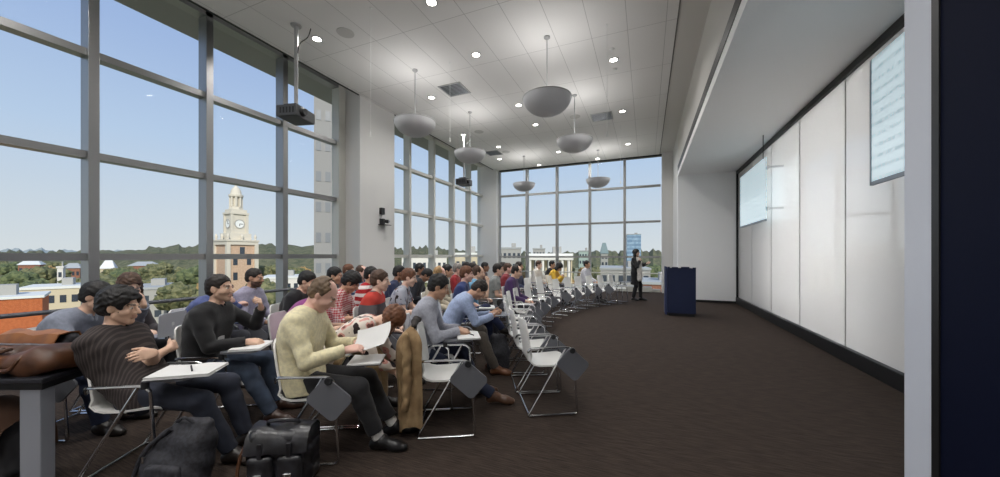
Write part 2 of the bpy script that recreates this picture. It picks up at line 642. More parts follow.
# bowl pendants
bowl_px = [(415, 70, 'left bowl pendant of the nearest pair, in front of the white pier'), (547, 37, 'largest bowl pendant, right one of the nearest pair'),
           (574.5, 95, 'bowl pendant behind and below the largest one, right of the middle'), (470, 112, 'bowl pendant over the back rows, right of the nearest left one'),
           (524, 156, 'small far bowl pendant, left one against the far windows'), (598, 150, 'small far bowl pendant, right one against the far windows')]
bp0 = None
for x, y, s in bowl_px:
    p = on_z(x, y, H)
    lab = 'grey fabric ' + s
    if bp0 is None:
        o = thing('bowl_pendant', lab, 'pendant lamp', (p.x, p.y, H), 0, 'bowl pendants')
        prof = []
        for k in range(13):
            a = k / 12 * PI / 2
            prof.append((0.06 + 0.39 * math.sin(a) ** 0.9 if k else 0.02, -1.46 + 0.31 * (1 - math.cos(a)) ** 0.85))
        inner = [(max(r_ - 0.012, 0.005), z_ + 0.012) for r_, z_ in reversed(prof)]
        MB().lathe(prof + [(0.452, -1.15)] + inner, 40, cap=False).build('bowl', M_bowl, o, smooth=True)
        MB().lathe([(0.445, -1.156), (0.458, -1.158), (0.458, -1.138), (0.445, -1.138), (0.445, -1.156)], 40, cap=False).build('rim', M_rod, o, smooth=True)
        MB().tube([(0, 0, -0.02), (0, 0, -1.4)], 0.009, 10).build('rod', M_rod, o, smooth=True)
        MB().lathe([(0.0, 0.0), (0.06, 0.0), (0.06, -0.02), (0.03, -0.045), (0.0, -0.05)], 20, cap=False).build('ceiling_canopy', M_rod, o, smooth=True)
        MB().lathe([(0.0, -1.36), (0.09, -1.36), (0.09, -1.3), (0.0, -1.28)], 16, cap=False).build('lamp_holder', M_rod, o, smooth=True)
        bp0 = o
    else:
        o = copy_tree(bp0, (p.x, p.y, H))
        o['label'] = lab
    l = area_light('added_bowl_light', (p.x, p.y, H - 1.22), 0.6, BOWL_W, (0, 0, 1), (1, 0.985, 0.965))  # area light added in the unlit bowl to brighten the ceiling

# unseen pendants added behind the camera to brighten the ceiling
for x, y in ((-4.7, 1.3), (-1.7, 1.3), (-4.7, -1.2), (-1.7, -1.2), (-4.7, -3.7), (-1.7, -3.7)):
    o = copy_tree(bp0, (x, y, H))
    o['label'] = 'added unseen bowl pendant over the rear of the room behind the viewer'
    o['group'] = 'added bowl pendants behind the viewer'
    area_light('added_bowl_light', (x, y, H - 1.22), 0.6, BOWL_W * 1.6, (0, 0, 1), (1, 0.985, 0.965))

# ceiling loudspeakers (round grilles) and square vents
for i, (x, y, s) in enumerate(((345.5, 32.7, 'near the left windows'), (479, 131.7, 'beside the left rear pendant'), (575, 116.6, 'at the stem of the middle pendant'), (506, 152, 'small, near the far corner'))):
    p = on_z(x, y, H)
    o = MB().lathe([(0, -0.006), (0.15, -0.006), (0.155, 0.0), (0.155, 0.004), (0, 0.004)], 28, cap=False).build('ceiling_speaker', M_spk, smooth=True)
    o.location = (p.x, p.y, H - 0.004)
    tag(o, 'flat round grey ceiling speaker ' + s, 'speaker', 'ceiling speakers')
for i, (x, y, s) in enumerate(((454.6, 89.4, 'in front of the back rows, left'), (601.8, 116.6, 'right of the middle bowl pendant'), (493.6, 153, 'far one near the corner column'))):
    p = on_z(x, y, H)
    o = thing('ceiling_vent', 'square dark louvred ceiling vent ' + s, 'vent', (p.x, p.y, H - 0.004), 0, 'ceiling vents')
    m = MB()
    for q in (-0.3, 0.27):
        m.box((-0.3, q, -0.01), (0.3, q + 0.03, 0.003)).box((q, -0.3, -0.01), (q + 0.03, 0.3, 0.003))
    m.build('frame', M_rod, o)
    m = MB()
    for q in range(9):
        m.box((-0.27, -0.26 + q * 0.06, -0.008), (0.27, -0.235 + q * 0.06, 0.002))
    m.build('louvre', M_greymetal, o)
    MB().box((-0.27, -0.27, 0.0), (0.27, 0.27, 0.003)).build('backing', M_dark, o)
# the two little sensors beside the large downlight
for x, y, s in ((612, 49, 'above'), (615, 69, 'below')):
    p = on_z(x, y, H)
    o = MB().lathe([(0, -0.035), (0.03, -0.03), (0.045, -0.012), (0.05, 0.0), (0, 0.0)], 16, cap=False).build('ceiling_sensor', M_cable, smooth=True)
    o.location = (p.x, p.y, H)
    tag(o, 'tiny white ceiling sensor just %s the flanked downlight' % s, 'sensor')
# hanging microphones on thin cables
for x, y, L, s in ((370.7, 8, 2.05, 'in front of the white pier'), (450, 63, 1.6, 'over the middle of the audience'), (607, 25, 1.9, 'right of the largest pendant'), (620.7, 126, 1.75, 'before the far windows, right')):
    p = on_z(x, y, H)
    o = thing('hanging_microphone', 'thin white cable microphone hanging %s' % s, 'microphone', (p.x, p.y, H), 0, 'hanging microphones')
    MB().tube([(0, 0, 0), (0, 0, -L)], 0.003, 6).build('cable', M_cable, o)
    MB().lathe([(0, -L - 0.09), (0.011, -L - 0.085), (0.013, -L - 0.01), (0.006, -L + 0.01), (0, -L + 0.012)], 12, cap=False).build('capsule', M_cable, o, smooth=True)
    MB().lathe([(0, 0), (0.022, 0), (0.02, -0.012), (0, -0.014)], 12, cap=False).build('ceiling_cap', M_cable, o, smooth=True)


def projector(loc, rz, drop, label):
    o = thing('projector', label, 'projector', loc, rz)
    z = -drop
    m = MB().box((-0.2, -0.24, z - 0.2), (0.2, 0.24, z))
    body = m.build('body', mat('projector_shell', rgb(74, 75, 78), 0.5), o, bevel=0.02)
    c = MB().lathe([(0.0, 0.06), (0.055, 0.06), (0.07, 0.04), (0.075, 0.0), (0.0, 0.0)], 20, cap=False).build('lens', M_black, o, smooth=True)
    c.location = (0.2, -0.1, z - 0.1)
    c.rotation_euler = (0, PI / 2, 0)
    m = MB()
    for k in range(5):
        m.box((-0.12 + k * 0.06, -0.245, z - 0.15), (-0.09 + k * 0.06, -0.235, z - 0.05))
    m.build('vent_slots', M_black, body)
    m = MB().box((-0.12, -0.15, z + 0.03), (0.12, 0.15, z + 0.045))
    for sx_ in (-0.1, 0.1):
        for sy_ in (-0.13, 0.13):
            m.tube([(sx_, sy_, z), (sx_, sy_, z + 0.04)], 0.008, 6)
    m.build('mount_plate', M_dark, o)
    MB().tube([(0, 0, z + 0.04), (0, 0, 0)], 0.032, 14).build('pole', M_rod, o, smooth=True)
    MB().lathe([(0, 0), (0.09, 0), (0.085, -0.02), (0.035, -0.03), (0, -0.03)], 20, cap=False).build('ceiling_flange', M_rod, o, smooth=True)
    MB().tube(rounded([(0.2, 0.12, 0.0), (0.16, 0.1, -0.18), (0.05, 0.02, -0.3), (0.035, 0, -0.5)], 0.1), 0.008, 6).build('cable', M_black, o, smooth=True)
    return o


projector((-5.76, 4.35, H), 0.25, 1.5, 'grey ceiling projector on a white pole before the near left windows')
projector((-5.76, 10.57, H), 0.0, 1.5, 'far ceiling projector on a white pole before the rear left windows')

# the camera bracket on the white pier
o = thing('wall_camera', 'black camera on a bracket with its box, on the white pier', 'camera', (-6.75, 7.62, 2.45))
MB().box((0, -0.06, 0.18), (0.09, 0.07, 0.36)).build('control_box', M_black, o, bevel=0.008)
MB().box((0, -0.1, -0.115), (0.2, 0.2, -0.1)).build('shelf', M_black, o)
MB().box((0, -0.05, -0.1), (0.12, 0.04, 0.06)).build('base', M_dark, o, bevel=0.01)
MB().tube([(0.06, 0.05, 0.0), (0.16, 0.13, -0.01)], 0.05, 14).build('camera_head', M_black, o, smooth=True)
MB().lathe([(0.0, 0.03), (0.03, 0.03), (0.036, 0.0), (0, 0)], 14, cap=False, M=Matrix.Translation((0.16, 0.13, -0.01)) @ Matrix.Rotation(PI / 2, 4, 'Y')).build('lens', M_greymetal, o)
MB().tube(rounded([(0.02, 0.0, 0.18), (0.015, 0.03, 0.12), (0.02, -0.04, 0.06)], 0.05), 0.006, 6).build('cable', M_greymetal, o)

# ------------------------------------------------------------------ the two hanging screens before the glass wall
M_screen = mat('lit_slide', rgb(225, 238, 245), 0.5, emit=rgb(214, 232, 240), emit_s=0.5)
nt = M_screen.node_tree
b = nt.nodes['Principled BSDF']
t = nt.nodes.new('ShaderNodeTexCoord')
sp = nt.nodes.new('ShaderNodeSeparateXYZ')
wv = nt.nodes.new('ShaderNodeTexWave')
wv.wave_type = 'BANDS'
wv.bands_direction = 'Z'
wv.inputs['Scale'].default_value = 2.6
ns = nt.nodes.new('ShaderNodeTexNoise')
ns.inputs['Scale'].default_value = 9.0
mm = nt.nodes.new('ShaderNodeMath')
mm.operation = 'MULTIPLY'
m2 = nt.nodes.new('ShaderNodeMath')
m2.operation = 'GREATER_THAN'
m2.inputs[1].default_value = 0.46
rr = nt.nodes.new('ShaderNodeMix')
rr.data_type = 'RGBA'
rr.inputs[6].default_value = rgb(208, 230, 237)
rr.inputs[7].default_value = rgb(150, 174, 184)
nt.links.new(t.outputs['Object'], wv.inputs['Vector'])
mpp = nt.nodes.new('ShaderNodeMapping')
mpp.inputs['Scale'].default_value = (1, 4.0, 1.2)
nt.links.new(t.outputs['Object'], mpp.inputs[0])
nt.links.new(mpp.outputs[0], ns.inputs['Vector'])
m3 = nt.nodes.new('ShaderNodeMath')
m3.operation = 'GREATER_THAN'
m3.inputs[1].default_value = 0.74
nt.links.new(wv.outputs['Fac'], m3.inputs[0])
nt.links.new(ns.outputs['Fac'], m2.inputs[0])
nt.links.new(m3.outputs[0], mm.inputs[0])
nt.links.new(m2.outputs[0], mm.inputs[1])
nt.links.new(mm.outputs[0], rr.inputs[0])
nt.links.new(rr.outputs[2], b.inputs['Emission Color'])

for d0, d1, z0, z1, lab, near in ((3.1, 5.25, 2.33, 3.7, 'large lit projection screen hanging beside the white pier', True), (9.07, 11.24, 2.28, 3.6, 'far lit projection screen on two brackets before the glass wall', False)):
    o = thing('projection_screen', lab, 'screen', (2.35, (d0 + d1) / 2, (z0 + z1) / 2))
    w2, h2 = (d1 - d0) / 2, (z1 - z0) / 2
    if near:   # its near end runs behind the pier
        w_lo = -w2
    else:
        w_lo = -w2
    MB().box((-0.012, w_lo, -h2), (0.012, w2, h2)).build('screen_sheet', M_screen, o)
    m = MB()
    m.box((-0.016, w2, -h2 - 0.035), (0.016, w2 + 0.03, h2 + 0.005)).box((-0.016, w_lo, -h2 - 0.04), (0.016, w2 + 0.03, -h2))
    m.build('edge_frame', mat('screen_edge', rgb(150, 160, 172), 0.5), o)
    if near:
        MB().tube([(0, 0.45, h2), (0, 0.45, 4.13 - (z0 + z1) / 2)], 0.012, 8).build('hanger_rod', M_dark, o)
        MB().tube([(0.02, 0.75, -h2), (0.1, 0.75, -h2 + 0.05), (0.17, 0.75, -h2 + 0.05)], 0.01, 6).build('bracket', M_greymetal, o)
    else:
        for zz_ in (-0.45, 0.42):
            MB().box((0.0, w_lo - 0.12, zz_ - 0.035), (0.03, w_lo + 0.03, zz_ + 0.035)).box((0.03, w_lo - 0.12, zz_ - 0.02), (0.27, w_lo - 0.08, zz_ + 0.02)).build('bracket', M_steel, o)
        MB().tube([(0, w_lo + 0.2, h2), (0, w_lo + 0.2, 4.13 - (z0 + z1) / 2)], 0.008, 8).build('hanger_rod', M_dark, o)

# ------------------------------------------------------------------ lectern cabinet
M_lect = mat('lectern_navy', rgb(28, 37, 66), 0.5, spec=0.3)
p = W(4.58, 8.9)
o = thing('lectern', 'navy blue lectern cabinet with a notched top on the open floor', 'lectern', (p.x, p.y, 0), YAW + R(-23))
o.scale = (0.86, 0.9, 1.0)
MB().box((-0.355, -0.33, 0.07), (0.375, 0.33, 1.17)).build('cabinet', M_lect, o, bevel=0.008)
MB().box((-0.325, -0.3, 0), (0.345, 0.3, 0.07)).build('plinth', M_black, o)
MB().box((-0.42, -0.34, 0.03), (-0.362, 0.30, 1.22)).build('side_panel', mat('lectern_edge', rgb(44, 54, 88), 0.4), o, bevel=0.008)
m = MB()
m.box((-0.355, -0.33, 1.165), (0.375, -0.30, 1.18))
for x0, x1, hh in ((-0.355, -0.29, 0.05), (-0.24, -0.08, 0.045), (0.0, 0.21, 0.05), (0.29, 0.375, 0.035)):
    m.box((x0, -0.33, 1.175), (x1, -0.30, 1.17 + hh))
m.build('notched_rail', M_lect, o)
MB().box((-0.3, -0.2, 1.17), (0.3, 0.25, 1.185)).build('desk_surface', M_dark, o)
# ------------------------------------------------------------------ the town outside
GZ = -14.0
M_ground = mix_mat('ground', rgb(112, 120, 84), rgb(168, 162, 138), 0.06, 0.95, 6, lo=0.45, hi=0.6)
struct('ground', MB().box((-900, -60, GZ - 1), (900, 1500, GZ)), M_ground)
M_leaf = [mix_mat('leaves_olive', rgb(80, 86, 58), rgb(126, 124, 88), 0.9, 0.9, 6, bump=0.4),
          mix_mat('leaves_green', rgb(70, 82, 56), rgb(108, 116, 78), 0.9, 0.9, 6, bump=0.4),
          mix_mat('leaves_rust', rgb(140, 112, 72), rgb(168, 142, 92), 0.9, 0.9, 6, bump=0.4)]
M_bark = mat('bark', rgb(80, 68, 56), 0.9)
M_wood = mix_mat('woodland', rgb(76, 82, 58), rgb(114, 112, 84), 0.25, 0.95, 8, lo=0.35, hi=0.65)
M_wood2 = mix_mat('woodland_haze', rgb(150, 160, 160), rgb(168, 176, 172), 0.05, 0.95, 6)  # distance haze put into the pale colour of the far hills


def lumpy(mb, c, rad, rng, sub=3, amp=0.2):
    bm = bmesh.new()
    bmesh.ops.create_icosphere(bm, subdivisions=sub, radius=1.0)
    ph = [rng.uniform(0, 6) for _ in range(6)]
    vs = []
    for v in bm.verts:
        n = v.co.normalized()
        k = 1 + amp * (math.sin(5 * n.x + ph[0]) * math.sin(6 * n.y + ph[1]) + 0.6 * math.sin(11 * n.z + ph[2]) * math.sin(12 * n.x + ph[3])) + rng.uniform(-amp, amp) * 0.45
        vs.append((c[0] + n.x * rad[0] * k, c[1] + n.y * rad[1] * k, c[2] + n.z * rad[2] * k))
    idx = {v: i for i, v in enumerate(bm.verts)}
    fs = [tuple(idx[v] for v in f.verts) for f in bm.faces]
    bm.free()
    mb.add(vs, fs)


def make_tree(kind, seed, hgt, wid):
    rng = random.Random(seed)
    root = thing('tree', '', 'tree')
    mb = MB()
    for k in range(14):
        a = rng.uniform(0, 2 * PI)
        rr_ = rng.uniform(0, 0.33) * wid
        zc = hgt * rng.uniform(0.42, 0.82)
        s = wid * rng.uniform(0.15, 0.26)
        lumpy(mb, (rr_ * math.cos(a), rr_ * math.sin(a), zc), (s, s, s * rng.uniform(0.8, 1.05)), rng)
    mb.build('crown', M_leaf[kind], root, smooth=True)
    MB().tube([(0, 0, -0.3), (0.05, 0, hgt * 0.3), (0, 0.05, hgt * 0.6)], [wid * 0.045, wid * 0.035, wid * 0.015], 8).build('trunk', M_bark, root)
    return root


tree_protos = [make_tree(0, 3, 11, 9.5), make_tree(1, 5, 12.5, 8.5), make_tree(2, 8, 9.5, 8), make_tree(0, 13, 9, 10)]
tree_used = [False] * 4
tree_words = ['olive green round tree', 'dark green tall tree', 'rust brown autumn tree', 'broad olive green tree']


tree_spots = []
KEEP_CLEAR = [(-104, -92, 120, 140)]


def place_tree(kind, Xc, Zc, sc_=1.0, z=GZ, where='beyond the windows'):
    p = W(Xc, Zc, z)
    for (q, s_) in tree_spots:
        if (q - p).length < 5.2 * (s_ + sc_):
            return None
    for (x0, x1, z0, z1) in KEEP_CLEAR:
        if x0 - 5 * sc_ < Xc < x1 + 5 * sc_ and z0 - 5 * sc_ < Zc < z1 + 5 * sc_:
            return None
    tree_spots.append((p, sc_))
    if tree_used[kind]:
        o = copy_tree(tree_protos[kind], p, random.uniform(0, 6))
    else:
        tree_used[kind] = True
        o = tree_protos[kind]
        o.location = p
    o.scale = (sc_, sc_, sc_)
    o['label'] = tree_words[kind] + ' ' + where
    o['group'] = tree_words[kind] + 's ' + where
    return o


def ridge(name, pts, Zc, depth, m, label, seed):
    """a wooded ridge: a lumpy canopy surface with real depth"""
    rng = random.Random(seed)
    rows = []
    xs = np.linspace(pts[0][0], pts[-1][0], 150)
    ys = np.interp(xs, [p[0] for p in pts], [p[1] for p in pts])
    nz = np.zeros(150)
    for fq, am in ((0.9, 1.0), (2.1, 0.8), (4.3, 0.6)):
        nz += am * np.sin(np.arange(150) * fq + rng.uniform(0, 6))
    for j in range(9):
        u = j / 8
        Zj = Zc + depth * u
        row = []
        for i in range(150):
            top = (255.5 - ys[i]) / FOC * Zc + EYE
            prof = math.sin(min(u * 1.6, 1) * PI / 2)
            z = GZ + (top - GZ) * prof + (nz[i] + rng.uniform(-1, 1)) * Zc / 260.0 * (0.3 + prof * 0.7)
            p = W((xs[i] - 500) / FOC * Zj, Zj, z)
            row.append(p)
        rows.append(row)
    o = MB().grid(rows).build(name, m, smooth=True)
    return tag(o, label, 'woodland', None, 'stuff')


ridge('wooded_ridge', [(-150, 252), (0, 250), (90, 250), (130, 249), (150, 245), (180, 242), (205, 243), (260, 240), (300, 242), (345, 246)], 260, 160, M_wood, 'long olive wooded ridge behind the clock tower', 4)
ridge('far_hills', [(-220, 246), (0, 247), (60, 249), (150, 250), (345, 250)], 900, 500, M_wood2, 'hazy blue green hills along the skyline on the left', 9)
ridge('tree_belt', [(385, 249), (420, 246), (450, 248), (500, 252), (540, 253), (600, 251), (640, 250), (690, 250)], 440, 160, M_wood, 'olive tree belt along the skyline behind the far windows', 12)

M_br = {'orange': mix_mat('orange_brick', rgb(176, 96, 56), rgb(190, 108, 64), 3, 0.9),
        'brown': mix_mat('brown_brick', rgb(140, 96, 76), rgb(158, 112, 90), 3, 0.9),
        'white': mat('white_render', rgb(226, 222, 214), 0.9), 'grey': mat('grey_concrete', rgb(170, 168, 162), 0.9),
        'sand': mat('sandstone', rgb(206, 192, 164), 0.9), 'roofgrey': mat('roof_felt', rgb(176, 178, 176), 0.9), 'roofwhite': mat('roof_white', rgb(228, 228, 222), 0.85)}
M_win = mat('dark_window', rgb(62, 70, 80), 0.2, spec=0.8)


def building(name, label, x0, x1, Z0, depth, ztop, wall, roof, cols, rows_, rz=0.0, base=GZ, parapet=0.5, cat='building', win_h=0.5, hip=0.0, wm=None):
    cx = (x0 + x1) / 2
    Xc = (cx - 500) / FOC * Z0
    ang = math.atan2(Xc, Z0)
    w = (x1 - x0) / FOC * Z0 * math.cos(ang)
    p = W(Xc, Z0, base)
    o = thing(name, label, cat, p, YAW + rz - ang * 0.85)
    h = ztop - base
    ca, sa = math.cos(ang), math.sin(ang)
    cx_ = [Xc + u * w / 2 * ca + v * depth * sa for u in (-1, 1) for v in (0, 1)]
    cz_ = [Z0 - u * w / 2 * sa + v * depth * ca for u in (-1, 1) for v in (0, 1)]
    KEEP_CLEAR.append((min(cx_), max(cx_), min(cz_), max(cz_)))
    MB().box((-w / 2, 0, 0), (w / 2, depth, h)).build('wall', wall, o)
    m = MB()
    if hip:
        m.add([(-w / 2 - .4, -.4, h), (w / 2 + .4, -.4, h), (w / 2 + .4, depth + .4, h), (-w / 2 - .4, depth + .4, h), (-w / 4, depth / 2, h + hip), (w / 4, depth / 2, h + hip)],
              [(3, 2, 1, 0), (0, 1, 5, 4), (1, 2, 5), (2, 3, 4, 5), (3, 0, 4)])
    else:
        m.box((-w / 2 - .2, -.2, h), (w / 2 + .2, depth + .2, h + parapet))
    m.build('roof', roof, o)
    for i in range(cols):
        for j in range(rows_):
            wx = -w / 2 + w * (i + 0.5) / cols
            wz = h - (j + 0.6) * 3.4
            if wz < 0.5:
                continue
            ww = w / cols * 0.28
            MB().box((wx - ww, -0.06, wz - win_h * 1.7), (wx + ww, 0.05, wz + win_h * 1.4)).build('window', wm or M_win, o)
    # windows on the two side walls
    for sgn in (-1, 1):
        for j in range(min(rows_, 3)):
            wz = h - (j + 0.6) * 3.4
            if wz < 0.5 or depth < 5:
                continue
            for q in range(max(1, int(depth / 4))):
                yy = depth * (q + 0.5) / max(1, int(depth / 4))
                MB().box((sgn * w / 2 - 0.05, yy - 0.6, wz - 0.8), (sgn * w / 2 + 0.05, yy + 0.6, wz + 0.7)).build('window', wm or M_win, o)
    if not hip:
        MB().box((w * 0.1, depth * 0.4, h + parapet), (w * 0.3, depth * 0.7, h + parapet + 1.5)).build('roof_hut', M_br['grey'], o)
    return o


# orange block right under the left windows
building('brick_building', 'long orange brick building just below the left windows', -130, 52, 46, 9, -4.6, M_br['orange'], M_br['roofwhite'], 0, 0, 0.0, parapet=0.35)
building('town_building', 'low white roofed building right of the orange brick building', 20, 82, 72, 12, -5.4, M_br['sand'], M_br['roofwhite'], 5, 2)
building('town_building', 'pale flat roofed building below the second left window', 100, 178, 78, 16, -6.2, M_br['grey'], M_br['roofgrey'], 6, 2)
building('town_building', 'brown brick house with a white hip roof among far trees on the left', 18, 40, 150, 12, -2.5, M_br['brown'], M_br['roofwhite'], 4, 2, hip=2.5)
building('town_building', 'brown brick house with a grey hip roof beside the white chimney block', 62, 80, 140, 10, -3.6, M_br['brown'], M_br['roofgrey'], 4, 2, hip=2)
building('town_building', 'narrow white block standing up among the trees on the left', 57, 63, 110, 4, -2.4, M_br['white'], M_br['white'], 1, 2)
building('town_building', 'brown row of houses on the slope behind the glasses woman', 128, 158, 170, 12, -3.5, M_br['brown'], M_br['roofgrey'], 6, 2, hip=2)
building('town_building', 'white gabled house with a pointed roof on the slope', 100, 114, 160, 9, -4.5, M_br['sand'], M_br['roofwhite'], 2, 2, hip=4)
building('town_building', 'white low building right of the clock tower', 262, 300, 95, 14, -4.8, M_br['white'], M_br['roofwhite'], 5, 2)
building('concrete_block', 'tall grey concrete block at the right end of the near windows', 315, 377, 40, 9, 26, mat('pale_concrete', rgb(150, 148, 146), 0.9), M_br['grey'], 7, 11, R(4), win_h=0.35, wm=mat('pale_window', rgb(128, 130, 134), 0.3))
building('town_building', 'white low hall with a flat bright roof beyond the rear left windows', 402, 447, 90, 16, 1.0, M_br['white'], M_br['roofwhite'], 9, 2)
building('town_building', 'pale block right of the white hall beyond the rear left windows', 450, 482, 75, 14, 1.6, M_br['sand'], M_br['roofwhite'], 6, 3)
building('town_building', 'grey block at the left end of the far windows', 498, 521, 110, 16, 3.6, M_br['grey'], M_br['roofgrey'], 5, 4)
hall = building('colonnade_hall', 'cream hall fronted by tall pillars behind the far windows', 526, 572, 70, 12, 1.4, M_br['sand'], M_br['roofwhite'], 7, 4, win_h=1.1)
building('town_building', 'small grey building on the skyline left of the middle far mullion', 533, 545, 150, 10, 4.2, M_br['grey'], M_br['roofgrey'], 4, 3)
building('town_building', 'pale green block on the skyline right of the middle far mullion', 579, 590, 180, 12, 3.6, mat('pale_green', rgb(170, 186, 176), 0.9), M_br['roofgrey'], 4, 3)
building('town_building', 'small steep roofed church like building on the far skyline', 601, 608, 190, 10, 2.6, M_br['grey'], mat('slate_green', rgb(128, 144, 142), 0.8), 2, 2, hip=6)
building('glass_tower', 'blue glass office tower on the skyline behind the presenter', 627, 641, 300, 22, 19.5, mix_mat('blue_glass', rgb(140, 168, 192), rgb(168, 192, 210), 0.3, 0.25, 2), M_br['grey'], 7, 10, win_h=0.6, wm=mat('tower_window', rgb(104, 130, 156), 0.4, spec=0.2))
building('town_building', 'low grey roof beside the road behind the presenter', 600, 650, 85, 20, -2.0, M_br['grey'], M_br['roofgrey'], 6, 2)
building('town_building', 'brick shed with a pale roof at the right edge of the far windows', 640, 676, 66, 14, -4.0, M_br['brown'], M_br['roofgrey'], 5, 2)
m = MB()
for k in range(-3, 4):
    m.tube([(k * 1.25, -1.6, 3), (k * 1.25, -1.6, 14.6)], 0.28, 10)
m.box((-4.6, -2, 14.6), (4.6, 0, 15.4))
m.build('pillars', M_br['white'], hall)

# the clock tower
M_lime = mat('limestone', rgb(214, 206, 190), 0.85)
M_tb = mix_mat('tower_brick', rgb(196, 164, 138), rgb(210, 180, 154), 2.0, 0.9)
TZ = 130
p = W((236 - 500) / FOC * TZ, TZ, 0)
view = math.atan2(-p.y, -p.x)                     # from the tower to the room
o = thing('clock_tower', 'pale stone and brick clock tower with a domed lantern beyond the left windows', 'tower', p, view + R(24))
# its faces look along local +x (the clock face towards the room) and local -y


def sq(mb, a, z0, z1):
    return mb.box((-a, -a, z0), (a, a, z1))


sq(MB(), 4.5, GZ, 5.4).build('brick_shaft', M_tb, o)
m = MB()
for sx_ in (-1, 1):
    for sy_ in (-1, 1):
        m.box((sx_ * 4.55 - 0.6, sy_ * 4.55 - 0.6, GZ), (sx_ * 4.55 + 0.6, sy_ * 4.55 + 0.6, 5.6))
sq(m, 5.1, 5.4, 6.6)
sq(m, 5.35, 6.6, 7.2)
sq(m, 4.85, 0.6, 1.2)
m.build('stone_quoins', M_lime, o)
sq(MB(), 3.5, 7.2, 9.6).build('ledge', M_lime, o)
m = MB()
for sx_ in (-1, 0, 1):
    for sy_ in (-1, 0, 1):
        if sx_ or sy_:
            m.lathe([(0, 0), (0.35, 0.1), (0.25, 0.5), (0.5, 1.0), (0.4, 1.5), (0.1, 2.2), (0, 2.3)], 10, cap=False, M=Matrix.Translation((sx_ * 4.4, sy_ * 4.4, 7.2)))
m.build('urns', M_lime, o, smooth=True)
m = MB()
sq(m, 2.5, 9.6, 16.6)
for sx_ in (-1, 1):
    for sy_ in (-1, 1):
        m.box((sx_ * 2.45 - 0.4, sy_ * 2.45 - 0.4, 9.6), (sx_ * 2.45 + 0.4, sy_ * 2.45 + 0.4, 16.8))
sq(m, 3.0, 16.6, 17.3)
sq(m, 2.5, 17.3, 18.4)
m.build('clock_stage', M_lime, o)
M_dial = mat('clock_dial', rgb(240, 240, 236), 0.5)
for M_ in (Matrix.Translation((2.53, 0, 13.1)) @ Matrix.Rotation(PI / 2, 4, 'Y'), Matrix.Translation((0, -2.53, 13.1)) @ Matrix.Rotation(PI / 2, 4, 'X')):
    d_ = MB().lathe([(0, 0.1), (1.4, 0.1), (1.4, 0), (0, 0)], 28, cap=False, M=M_).build('clock_dial', M_dial, o)
    hm = MB()
    hm.lathe([(1.4, 0.0), (1.65, 0.0), (1.65, 0.2), (1.4, 0.2), (1.4, 0.0)], 28, cap=False, M=M_)
    hm.build('dial_ring', M_br['grey'], d_)
    MB().box((-0.09, 0, 0.1), (0.09, 1.15, 0.16), M_).box((0, -0.09, 0.1), (0.8, 0.09, 0.16), M_).build('clock_hands', M_dark, d_)
m = MB()
m.lathe([(0, 18.4), (2.3, 18.4), (2.3, 19.2), (2.0, 19.2), (2.0, 19.5), (0, 19.5)], 8, cap=False)
for k in range(8):
    a = (k + 0.5) * PI / 4
    m.tube([(1.75 * math.cos(a), 1.75 * math.sin(a), 19.5), (1.75 * math.cos(a), 1.75 * math.sin(a), 23.2)], 0.34, 8)
m.lathe([(1.35, 19.5), (1.35, 23.2)], 8)
m.lathe([(0, 23.2), (2.2, 23.2), (2.3, 23.9), (1.9, 24.0), (1.7, 24.6), (0, 24.6)], 16, cap=False)
m.build('lantern', M_lime, o)
MB().lathe([(1.7, 24.6), (1.6, 25.4), (1.2, 26.3), (0.6, 27.0), (0.35, 27.4), (0.3, 28.0), (0.06, 28.4), (0.05, 31.5), (0, 31.6)], 16, cap=False).build('dome', M_lime, o, smooth=True)
for zz_ in (-0.6, -6.0):
    for q in (-2.2, 2.2):
        MB().box((4.48, q - 0.7, zz_ - 1.4), (4.55, q + 0.7, zz_ + 1.4)).build('window', M_win, o)
MB().box((4.5, -0.8, 1.5), (4.58, 0.8, 4.6)).build('window', M_win, o)

# trees fill the ground between the houses
rng_t = random.Random(21)
# beyond the left windows: trees in drifts between the roofs
for k in range(900):
    x = rng_t.uniform(-30, 345)
    Zc = rng_t.choice([rng_t.uniform(75, 120), rng_t.uniform(110, 190)])
    if 212 < x < 262 and Zc < 142:
        continue
    if x < 110 and Zc < 95:
        continue
    place_tree(rng_t.choice([0, 0, 1, 3, 3, 2]), (x - 500) / FOC * Zc, Zc, rng_t.uniform(0.7, 1.15), where='far below beyond the near left windows')
for k in range(90):
    x = rng_t.uniform(396, 480)
    Zc = rng_t.uniform(80, 170)
    place_tree(rng_t.choice([0, 1, 3, 2]), (x - 500) / FOC * Zc, Zc, rng_t.uniform(0.8, 1.2), where='beyond the rear left windows')
for k in range(260):
    x = rng_t.uniform(498, 668)
    Zc = rng_t.uniform(70, 210)
    if 515 < x < 575 and Zc < 95:
        continue
    place_tree(rng_t.choice([0, 1, 2, 3]), (x - 500) / FOC * Zc, Zc, rng_t.uniform(0.7, 1.1), where='beyond the far windows')


# ------------------------------------------------------------------ the lecture chairs
M_shell = mat('white_shell_plastic', rgb(232, 231, 228), 0.35)
M_tablet = mat('grey_tablet_laminate', rgb(104, 106, 112), 0.5)
M_paper = mat('paper', rgb(214, 214, 213), 0.8)

SHELL_PROF = [(0.235, 0.425), (0.22, 0.448), (0.17, 0.458), (0.08, 0.450), (-0.02, 0.443), (-0.11, 0.443), (-0.165, 0.455), (-0.198, 0.485),
              (-0.215, 0.54), (-0.228, 0.62), (-0.243, 0.71), (-0.258, 0.80), (-0.268, 0.865), (-0.271, 0.885)]
SHELL_W = [0.165, 0.195, 0.21, 0.215, 0.215, 0.212, 0.208, 0.205, 0.203, 0.202, 0.2, 0.196, 0.18, 0.155]


